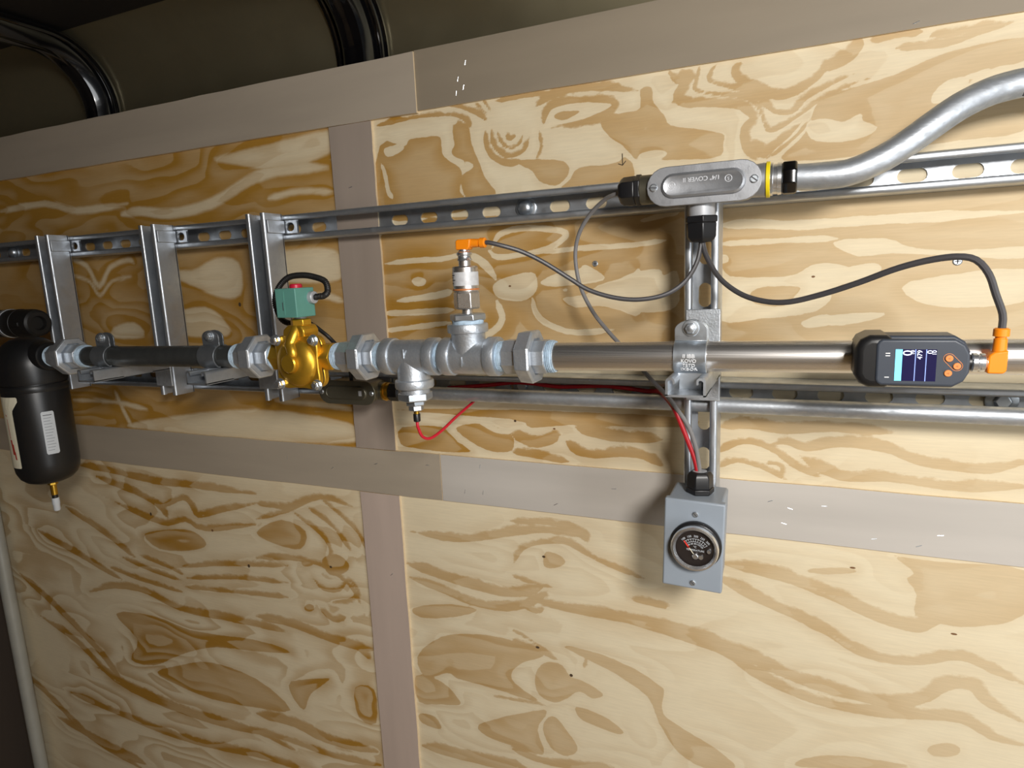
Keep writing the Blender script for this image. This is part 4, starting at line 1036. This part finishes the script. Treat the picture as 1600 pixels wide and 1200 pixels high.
def wrap(name, outline, m, parent, r=.0523):
    """flat sticker wrapped on the bowl: outline in (angle degrees, height), triangulated fine enough to follow the curve"""
    bm = bmesh.new()
    vs = [bm.verts.new((math.radians(a) * r, z, 0)) for a, z in outline]
    bm.faces.new(vs)
    bmesh.ops.triangulate(bm, faces=bm.faces[:])
    bmesh.ops.subdivide_edges(bm, edges=bm.edges[:], cuts=5, use_grid_fill=True)
    off = ORIGIN[parent.name]
    for v in bm.verts:
        a = v.co.x / r
        v.co = Vector((fx + r * math.sin(a), PY - r * math.cos(a), v.co.y)) - off
    me = bpy.data.meshes.new(name)
    bm.to_mesh(me)
    bm.free()
    me.materials.append(m)
    o = bpy.data.objects.new(name, me)
    COL.objects.link(o)
    o.parent = parent
    ORIGIN[o.name] = off
    return o
# angles: 0 faces out from the wall, positive to the right
gl = wrap('grey_label', [(62, 1.288), (64, 1.2905), (82, 1.2905), (84, 1.288), (84, 1.214), (82, 1.2115), (64, 1.2115), (62, 1.214)], LABELG, bowl)
for i in range(13):
    z = 1.2845 - i * .0054
    wrap('printed_line', [(65, z), (65, z - .0012), (80 - (i * 7) % 5, z - .0012), (80 - (i * 7) % 5, z)], INKDARK if i == 0 else INK, bowl, .0525)
cl = wrap('cream_label', [(-38, 1.321), (25, 1.321), (27, 1.319), (27, 1.3125), (14, 1.297), (13, 1.292), (13, 1.192), (11, 1.190), (-22, 1.190), (-24, 1.192), (-24, 1.292), (-38, 1.3125)], LABELW, bowl, .0521)
for a, z0, z1, w in ((-6, 1.290, 1.286, 3), (-4.5, 1.282, 1.245, 1.5), (-3.0, 1.244, 1.232, 5), (-1.0, 1.236, 1.215, 7), (2.5, 1.222, 1.206, 4)):
    wrap('red_writing', [(a - w / 2, z0), (a + w / 2, z0 - .001), (a + w / 2 + 1, z1), (a - w / 2 + 1, z1 + .001)], REDINK, bowl, .0524)
DR = frame((fx + .004, PY, 0), (0, 0, -1), (1, 0, 0))
drain = MB().lathe([(-1.1530, .0085), (-1.1440, .0085), (-1.1430, .0065)], DR, 6).build('drain_hex', BRASS2, t, bevel=.0004)
MB().lathe([(-1.1435, .0055), (-1.1240, .0055), (-1.1230, .0045)], DR, 18).build('drain_stem', BRASS2, t)
MB().lathe([(-1.1235, .0050), (-1.1170, .0050)], DR, 16).build('drain_seal', RUBBER, t)
MB().lathe([(-1.1175, .0062), (-1.1060, .0066), (-1.1040, .0058), (-1.0940, .0058), (-1.0920, .0045)], DR, 18).build('drain_tip', LABELG, t)

t = thing('hose_coupling', (-1.42, -0.12, 1.445), 'black rubber coupling with a metal band above the filter canister', 'coupling')
M = frame((-1.56, -0.12, 1.4440), (1, 0, 0))
MB().lathe([(-.298, .022), (.050, .022), (.060, .025), (.066, .0275), (.200, .0275), (.210, .0255), (.213, .0215), (.213, .014), (.205, .012)], M, 40).build('rubber_sleeve', RUBBER, t)
MB().lathe([(.120, .0278), (.1205, .0288), (.1300, .0288), (.1305, .0278)], M, 40).build('metal_band', ZINC, t)
MB().lathe([(.158, .0276), (.1585, .0284), (.1625, .0284), (.163, .0276)], M, 40).build('raised_rib', RUBBER, t)
MB().box((.170, .012, -.004), (.196, .030, .004), axes((-1.56, -.12, 1.444), (1, 0, 0), (0, -1, 0), (0, 0, 1))).build('lug', RUBBER, t, bevel=.001)

# ------------------------------------------------------------------ flow meter on the steel tube
t = thing('flow_meter', (0.1, PY, PZ(.1)), 'slate grey digital flow meter with a lit screen on the steel tube', 'meter')
mz = 1.4052
def meter_outline(x0, x1, h, cl, cr):
    return [(x0, -h + cl), (x0 + cl * .35, -h + cl * .35), (x0 + cl, -h), (x1 - cr, -h), (x1 - cr * .35, -h + cr * .42), (x1, -h + cr * 1.15), (x1, h - cr * 1.15), (x1 - cr * .35, h - cr * .42), (x1 - cr, h), (x0 + cl, h), (x0 + cl * .35, h - cl * .35), (x0, h - cl)]
MM = axes((0, 0, mz), (1, 0, 0), (0, 0, 1), (0, -1, 0))
MB().prism(meter_outline(.0580, .1455, .0235, .009, .0125), .190, .2265, MM).build('housing', SLATE, t, bevel=.003, segs=4)
MB().prism(meter_outline(.0545, .0860, .0245, .012, .006), .172, .2338, MM).build('glossy_end', BOWLBLACK, t, bevel=.007, segs=6)
MB().prism(meter_outline(.0640, .1400, .0190, .006, .008), .146, .192, MM).build('rear_block', BLACKPL, t, bevel=.002)
face = MB().prism(meter_outline(.0715, .1437, .0212, .005, .0115), .2255, .2352, MM).build('face_plate', SLATE, t, bevel=.0022, segs=4)
F0 = .2354
scr = MB().box((.0868, -.0165, F0 - .0006), (.1186, .0122, F0), MM).build('screen', SCREEN, face)
mzs = lambda x0, z0, x1, z1, m, nm: MB().box((x0, z0, F0), (x1, z1, F0 + .00015), MM).build(nm, m, face)
mzs(.0868, -.0165, .0922, .0122, SCREENC, 'screen_header')
mzs(.1020, -.0165, .1027, .0122, SCREENL, 'screen_rule')
mzs(.1103, -.0165, .1110, .0122, SCREENL, 'screen_rule')
def rot_text(s, size, x, z, al='RIGHT'):
    # the display is mounted sideways: its up points left, lines read upwards
    words(s, size, axes((x, -(F0 + .0002), mz + z), (0, 0, 1), (-1, 0, 0), (0, -1, 0)), SCREENW, face, 'screen_digits', .0001, al)
rot_text('0', .0105, .0965, .0116); rot_text('10', .0042, .1003, .0116)
rot_text('479', .0056, .1058, .0116)
rot_text('0', .0066, .1136, .0116); rot_text('10', .0046, .1168, .0116)
for x, z in ((.1279, .0044), (.1340, -.0024), (.1277, -.0088)):
    M = frame((x, -.2350, mz + z), (0, -1, 0))
    b = MB().lathe([(0, .0030), (.0012, .0030), (.0016, .0026)], M, 20).build('button', BUTTON, face)
    MB().prism([(-.0011, -.0008), (.0011, -.0008), (0, .0012)], .0016, .0018, M).build('button_mark', COPPER, b)
ring = [(.1279, .0044), (.1340, -.0024)]
d = Vector((ring[1][0] - ring[0][0], 0, ring[1][1] - ring[0][1])).normalized()
nrm = Vector((-d.z, 0, d.x))
loop = []
for k in range(13):
    q = math.pi * k / 12
    loop.append(Vector((ring[1][0], -.2353, mz + ring[1][1])) + (nrm * math.cos(q) + d * math.sin(q)) * .0042)
for k in range(13):
    q = math.pi * k / 12
    loop.append(Vector((ring[0][0], -.2353, mz + ring[0][1])) + (-nrm * math.cos(q) - d * math.sin(q)) * .0042)
loop.append(loop[0])
MB().tube(loop, .00025, 5).build('button_outline', BUTTON, face)
for z, n in ((.0085, 2), (-.0135, 1)):
    for k in range(n):
        mzs(.0790, z - k * .0022 - .0004, .0826, z - k * .0022 + .0004, WHITE, 'printed_mark')
MB().lathe([(0, .0070), (.004, .0070)], frame((.1440, -.220, mz - .001), (1, 0, 0)), 18).build('port_collar', BLACKPL, t)
MB().lathe([(.003, .0072), (.0040, .0085), (.0075, .0085), (.0085, .0072), (.0090, .0072), (.0100, .0085), (.0130, .0082), (.0145, .0060), (.018, .0058)], frame((.1440, -.220, mz - .001), (1, 0, 0)), 20).build('coupling_nut', CHROME, t)
_, e2 = elbow_plug('cable_plug', 'orange right angle plug at the right end of the flow meter', (.1585, -.220, mz - .0015), (0.02, 0, 1), (1, 0, 0.0), None, .0310, .0140)
CABLE_RIGHT = CABLE_RIGHT[:-2] + [tuple(e2 + Vector((-.0004, 0, .012))), tuple(e2), tuple(e2 - Vector((0, 0, .003)))]
tag(MB().tube(smooth_path(CABLE_RIGHT), .0030, 10).build('meter_cable', CABLE), 'dark cable arching from the middle gland to the flow meter plug', 'cable')

# ------------------------------------------------------------------ upper conduit body, glands and bent conduit
cz, cxm = 1.5900, -0.0966
t = thing('conduit_junction', (cxm, -0.106, cz), 'grey cast conduit body with an oblong lettered cover on the upper rail', 'conduit body')
MC = axes((cxm, 0, cz), (1, 0, 0), (0, 0, 1), (0, -1, 0))
mb = MB()
mb.prism(stadium(.118, .038), .084, .1255, MC)
mb.build('body', CASTAL, t, bevel=.003, segs=3)
cov = MB().prism(stadium(.1255, .0440), .1250, .1285, MC).build('cover', CASTAL, t, bevel=.0008)
rings = []
for w, h, z in ((.0930, .0285, .1280), (.0905, .0260, .1310), (.0860, .0215, .1325), (.0850, .0205, .1322)):
    rings.append([(x, y, z) for x, y in stadium(w, h, 10)])
MB().loft(rings, MC).build('raised_panel', CASTAL, cov)
up180 = facing((cxm - .001, -.1323, cz + .0052), (0, 0, -1), (0, -1, 0))
words('1/4" COVER II', .0068, up180, BRIGHT, cov, 'raised_lettering', .0004)
for x, z, s in ((-.0335, .0005, 'D'), (.0280, .0028, 'S')):
    words(s, .0050, facing((cxm + x, -.1323, cz + z), (0, 0, -1)), BRIGHT, cov, 'cast_mark', .0003)
    MB().tube([Vector((cxm + x + .0036 * math.cos(q), -.1322, cz + z + .0036 * math.sin(q))) for q in np.linspace(0, 2 * math.pi, 17)], .0004, 5).build('cast_ring', BRIGHT, cov)
for x, ang in ((-.0545, 1.45), (.0545, .9)):
    M = frame((cxm + x, -.1284, cz), (0, -1, 0))
    s = MB().lathe([(0, .0045), (.0012, .0045), (.0022, .0034)], M, 18).build('cover_screw', ZINC2, cov)
    MB().box((-.0042, -.0006, .0016), (.0042, .0006, .0025), M @ Matrix.Rotation(ang, 4, 'Z')).build('screw_slot', INKDARK, cov)
HX = frame((0, -.107, cz), (1, 0, 0))
MB().lathe([(-.046, .0178), (-.0318, .0185), (-.0305, .0175)], HX, 32).build('right_hub', CASTAL, t)
MB().lathe([(-.1700, .0165), (-.1690, .0172), (-.1520, .0172)], frame((0, -.107, cz + .001), (1, 0, 0)), 32).build('left_hub', BRONZE, t)
MB().lathe([(.0195, .0150), (.0290, .0150), (.0350, .0145), (.0355, .012)], frame((-.1000, -.107, cz), (0, 0, -1), (1, 0, 0)), 30).build('bottom_hub', HUBGREY, t)

t = thing('conduit_connector', (-.014, -.107, cz), 'yellow ringed silver connector with a black nut joining the bent conduit', 'connector')
MB().lathe([(-.0308, .0188), (-.0303, .0194), (-.0272, .0194), (-.0267, .0188)], HX, 32).build('yellow_gasket', YELLOW, t)
MB().lathe([(-.0268, .0175), (-.0240, .0178), (-.0235, .0162), (-.0195, .0162), (-.0190, .0172), (-.0150, .0170), (-.0145, .0160)], HX, 32).build('silver_sleeve', CHROME, t)
MB().lathe([(-.0148, .0150), (-.0145, .0172), (-.0125, .0184), (-.0020, .0184), (.0005, .0172), (.0010, .0145)], HX, 8, OCT).build('black_nut', GLOSSBLACK, t, bevel=.001)

bp = smooth_path(BENT_CONDUIT, .008)
t = thing('bent_conduit', bp[0], 'galvanized conduit bending upward to the right edge', 'conduit')
MB().tube(bp, .0140, 32).build('tube', GALV, t)
for i, dz in ((27, -.0138), (15, -.0140)):
    p = bp[min(i, len(bp) - 1)]
    blem = MB().lathe([(0, .0032), (.0005, .003)], frame(p + Vector((0, -.0075, -.0119)), (0, -.55, -.84)), 10)
    blem.build('scuff_mark', INKDARK, t)

def cable_gland(name, o, d, r, L, label, ph=0.2, x=(1, 0, 0)):
    t = thing(name, o, label, 'cable gland', 'black cable glands')
    M = frame(o, d, x)
    MB().lathe([(0, r * 1.02), (.001, r * 1.08), (L * .24, r * 1.08), (L * .27, r)], M, 6, ph).build('lock_ring', BLACKPL, t, bevel=.0006)
    MB().lathe([(L * .22, r * .90), (L * .28, r * 1.03), (L * .80, r * 1.0), (L * .93, r * .86), (L, r * .70)], M, 6, ph).build('dome_nut', BLACKPL, t, bevel=.001)
    MB().lathe([(L * .9, r * .68), (L * .985, r * .62), (L * 1.01, r * .45)], M, 20).build('rubber_seal', HUBGREY if 'gauge' in label else RUBBER, t)
cable_gland('cable_gland', (-.1002, -.107, 1.5560), (0, 0, -1), .0182, .0295, 'black gland under the conduit body with two dark cables', .3)
cable_gland('cable_gland', (-.1690, -.107, cz + .0015), (-1, 0, 0), .0170, .0275, 'black gland at the left end of the conduit body', .0, (0, 0, 1))
cable_gland('cable_gland', (-.0985, -.1150, 1.2225), (0, 0, 1), .0160, .0275, 'black gland on top of the grey gauge box', .3)

GREY_UPPER = [(-.1900, -.107, cz + .0015)] + GREY_UPPER[1:-1] + [(-.0985, -.1150, 1.2440)]
tag(MB().tube(smooth_path(GREY_UPPER), .0027, 10).build('grey_cable', GREYCABLE), 'long grey cable from the left gland down behind the tube to the gauge box', 'cable')
RED_LOWER = RED_LOWER[:-1] + [(-.1010, -.1150, 1.2440)]
tag(MB().tube(smooth_path(RED_RAIL[:-1] + RED_LOWER), .0030, 10).build('red_lead', DARKRED), 'thick red lead lying in the lower rail then dropping into the gauge box', 'wire')

# ------------------------------------------------------------------ lower conduit body and straight conduit
lx, lz = -0.6470, 1.3243
t = thing('conduit_junction', (lx, -0.066, lz), 'dark bronze conduit body with an oblong cover below the gold valve', 'conduit body')
ML = axes((lx, 0, lz), (1, 0, 0), (0, 0, 1), (0, -1, 0))
MB().prism(stadium(.102, .034), .0425, .0860, ML).build('body', BRONZE, t, bevel=.0025)
cov = MB().prism(stadium(.1100, .0385), .0855, .0890, ML).build('cover', BRONZE, t, bevel=.0008)
MB().loft([[(x, y, z) for x, y in stadium(w, h, 10)] for w, h, z in ((.080, .0230, .0885), (.0785, .0215, .0905), (.0755, .0185, .0918), (.0745, .0175, .0912))], ML).build('raised_panel', BRONZE, cov)
for x in (-.0485, .0485):
    M = frame((lx + x, -.0888, lz), (0, -1, 0))
    MB().lathe([(0, .004), (.0012, .004), (.002, .003)], M, 16).build('cover_screw', ZINC2, cov)
MB().box((.026, -.004, .0915), (.031, .004, .0925), ML).build('cast_mark', HUBGREY, cov)
HL = frame((0, -.060, 1.3228), (1, 0, 0))
MB().lathe([(-.606, .0150), (-.5925, .0150)], HL, 28).build('hub', BRONZE, t)
t = thing('conduit_connector', (-.58, -.060, 1.3228), 'brass ringed connector with a black nut on the straight conduit', 'connector')
MB().lathe([(-.5930, .0125), (-.5925, .0150), (-.5890, .0150), (-.5885, .0128), (-.5860, .0128), (-.5855, .0145), (-.5815, .0145), (-.5810, .0120)], HL, 28).build('brass_sleeve', BRASS2, t)
MB().lathe([(-.5815, .0120), (-.5805, .0152), (-.5640, .0152), (-.5630, .0125)], HL, 8, OCT).build('black_nut', BLACKPL, t, bevel=.0008)
tag(MB().lathe([(-.5660, .0102), (1.50, .0102)], HL, 32).build('straight_conduit', GALV), 'straight galvanized conduit running in front of the lower rail', 'conduit')

# ------------------------------------------------------------------ gauge box
gx, gz0, gz1 = -0.1000, 1.1105, 1.2224
t = thing('gauge_box', (gx, -0.083, gz1), 'grey metal box with a round dial gauge hung on the upright strut', 'gauge')
TILT = Matrix.Translation((gx, 0, gz1)) @ Matrix.Rotation(math.radians(1.8), 4, 'Y') @ Matrix.Translation((-gx, 0, -gz1))
MB().box((gx - .0325, -.142, gz0 + .002), (gx + .0325, -.0835, gz1), TILT).build('box_shell', BOXGREY, t, bevel=.003, segs=3)
MB().box((gx - .0353, -.1510, gz0), (gx + .0353, -.1400, gz1 + .001), TILT).build('cover_plate', BOXGREY, t, bevel=.0022, segs=3)
gc = Vector((gx + .0035, -.1510, 1.1690))
gcz = TILT @ gc
MG = TILT @ facing(gc)
MB().lathe([(-.001, .0300), (.004, .0300), (.006, .0285)], MG, 48).build('gauge_collar', BLACKPL, t)
bez = MB().lathe([(.002, .0262), (.0105, .0278), (.0135, .0278), (.0160, .0266), (.0164, .0245), (.0125, .0222)], MG, 56, caps=False).build('chrome_bezel', CHROME, t)
dial = MB().lathe([(.0085, .0235), (.0100, .0235)], MG, 48).build('dial_face', DIALFACE, t)
def arc_strip(r0, r1, a0, a1, m, nm, z=.0103, n=16):
    vs, fs = [], []
    for k in range(n + 1):
        a = math.radians(a0 + (a1 - a0) * k / n)
        for r in (r0, r1):
            vs.append((r * math.cos(a), -.006 + r * math.sin(a), z))
    fs = [(2 * k, 2 * k + 2, 2 * k + 3, 2 * k + 1) for k in range(n)]
    MB().add(vs, fs, MG).build(nm, m, dial, smooth=False)
arc_strip(.0172, .0176, 38, 138, LABELG, 'scale_arc')
arc_strip(.0136, .0140, 38, 138, LABELG, 'scale_arc')
for k in range(11):
    a = 38 + 10 * k
    arc_strip(.0140 if k % 2 else .0136, .0176 if k % 2 else .0182, a - .7, a + .7, LABELG, 'scale_tick', .01035, 1)
for s, a, r in (('100', 132, .0205), ('150', 110, .0205), ('200', 88, .0205), ('250', 66, .0205), ('300', 45, .0205)):
    q = math.radians(a)
    words(s, .0036, MG @ Matrix.Translation((r * math.cos(q), -.006 + r * math.sin(q), .0103)) @ Matrix.Rotation(q - math.pi / 2, 4, 'Z'), LABELG, dial, 'scale_figure', .0001)
for s, a in (('40', 128), ('60', 108), ('80', 88), ('100', 68), ('120', 48)):
    q = math.radians(a)
    words(s, .0030, MG @ Matrix.Translation((.0113 * math.cos(q), -.006 + .0113 * math.sin(q), .0103)) @ Matrix.Rotation(q - math.pi / 2, 4, 'Z'), LABELG, dial, 'scale_figure', .0001)
words('°C', .0036, MG @ Matrix.Translation((0, .0012, .0103)), LABELG, dial, 'unit_mark', .0001)
words('TEMPERATURE', .0032, MG @ Matrix.Translation((0.0005, -.0030, .0103)), LABELG, dial, 'dial_lettering', .0001)
q = math.radians(128)
nd = Vector((math.cos(q), math.sin(q), 0)); ns = Vector((-nd.y, nd.x, 0))
c = Vector((.001, -.0100, .0112))
MB().add([c - ns * .0004, c + ns * .0004, c + nd * .014 + ns * .0006, c + nd * .014 - ns * .0006], [(0, 1, 2, 3)], MG).build('needle_shaft', LABELW, dial, smooth=False)
MB().add([c + nd * .012 - ns * .0010, c + nd * .012 + ns * .0010, c + nd * .0225 + ns * .0007, c + nd * .0225 - ns * .0007], [(0, 1, 2, 3)], MG).build('needle_tip', DIALRED, dial, smooth=False)
MB().lathe([(.0100, .0034), (.0125, .0034), (.0130, .0028)], MG @ Matrix.Translation((.001, -.0100, 0)), 20).build('pivot_boss', CHROME, dial)
MB().lathe([(.0100, .0026), (.0118, .0026)], MG @ Matrix.Translation((.0075, -.0105, 0)), 16).build('contact_post', CHROME, dial)
MB().box((.001, -.0122, .0100), (.0080, -.0085, .0112), MG).build('contact_arm', ZINC2, dial)
MB().lathe([(.0100, .0026), (.0135, .0026), (.0145, .002)], MG @ Matrix.Translation((.0165, -.0010, 0)), 16).build('set_knob', CHROME, dial)
for z in (gz1 - .0155, gz0 + .0085):
    M = TILT @ frame((gx + .0015, -.1510, z), (0, -1, 0))
    s = MB().lathe([(0, .0036), (.0010, .0036), (.0018, .0028)], M, 18).build('cover_screw', ZINC2, t)
    MB().box((-.0030, -.0004, .0012), (.0030, .0004, .0021), M @ Matrix.Rotation(.8, 4, 'Z')).build('screw_slot', INKDARK, s)

# ------------------------------------------------------------------ upright pole in the lower left corner
mb = MB().lathe([(0.0, .0150), (0.9, .0150), (1.04, .0150)], frame((-1.8150, -.0300, 0), (0, 0, 1)), 32)
tag(mb.build('wall_pole', PRIMER), 'pale grey upright pole in the dark lower left corner', 'pole')
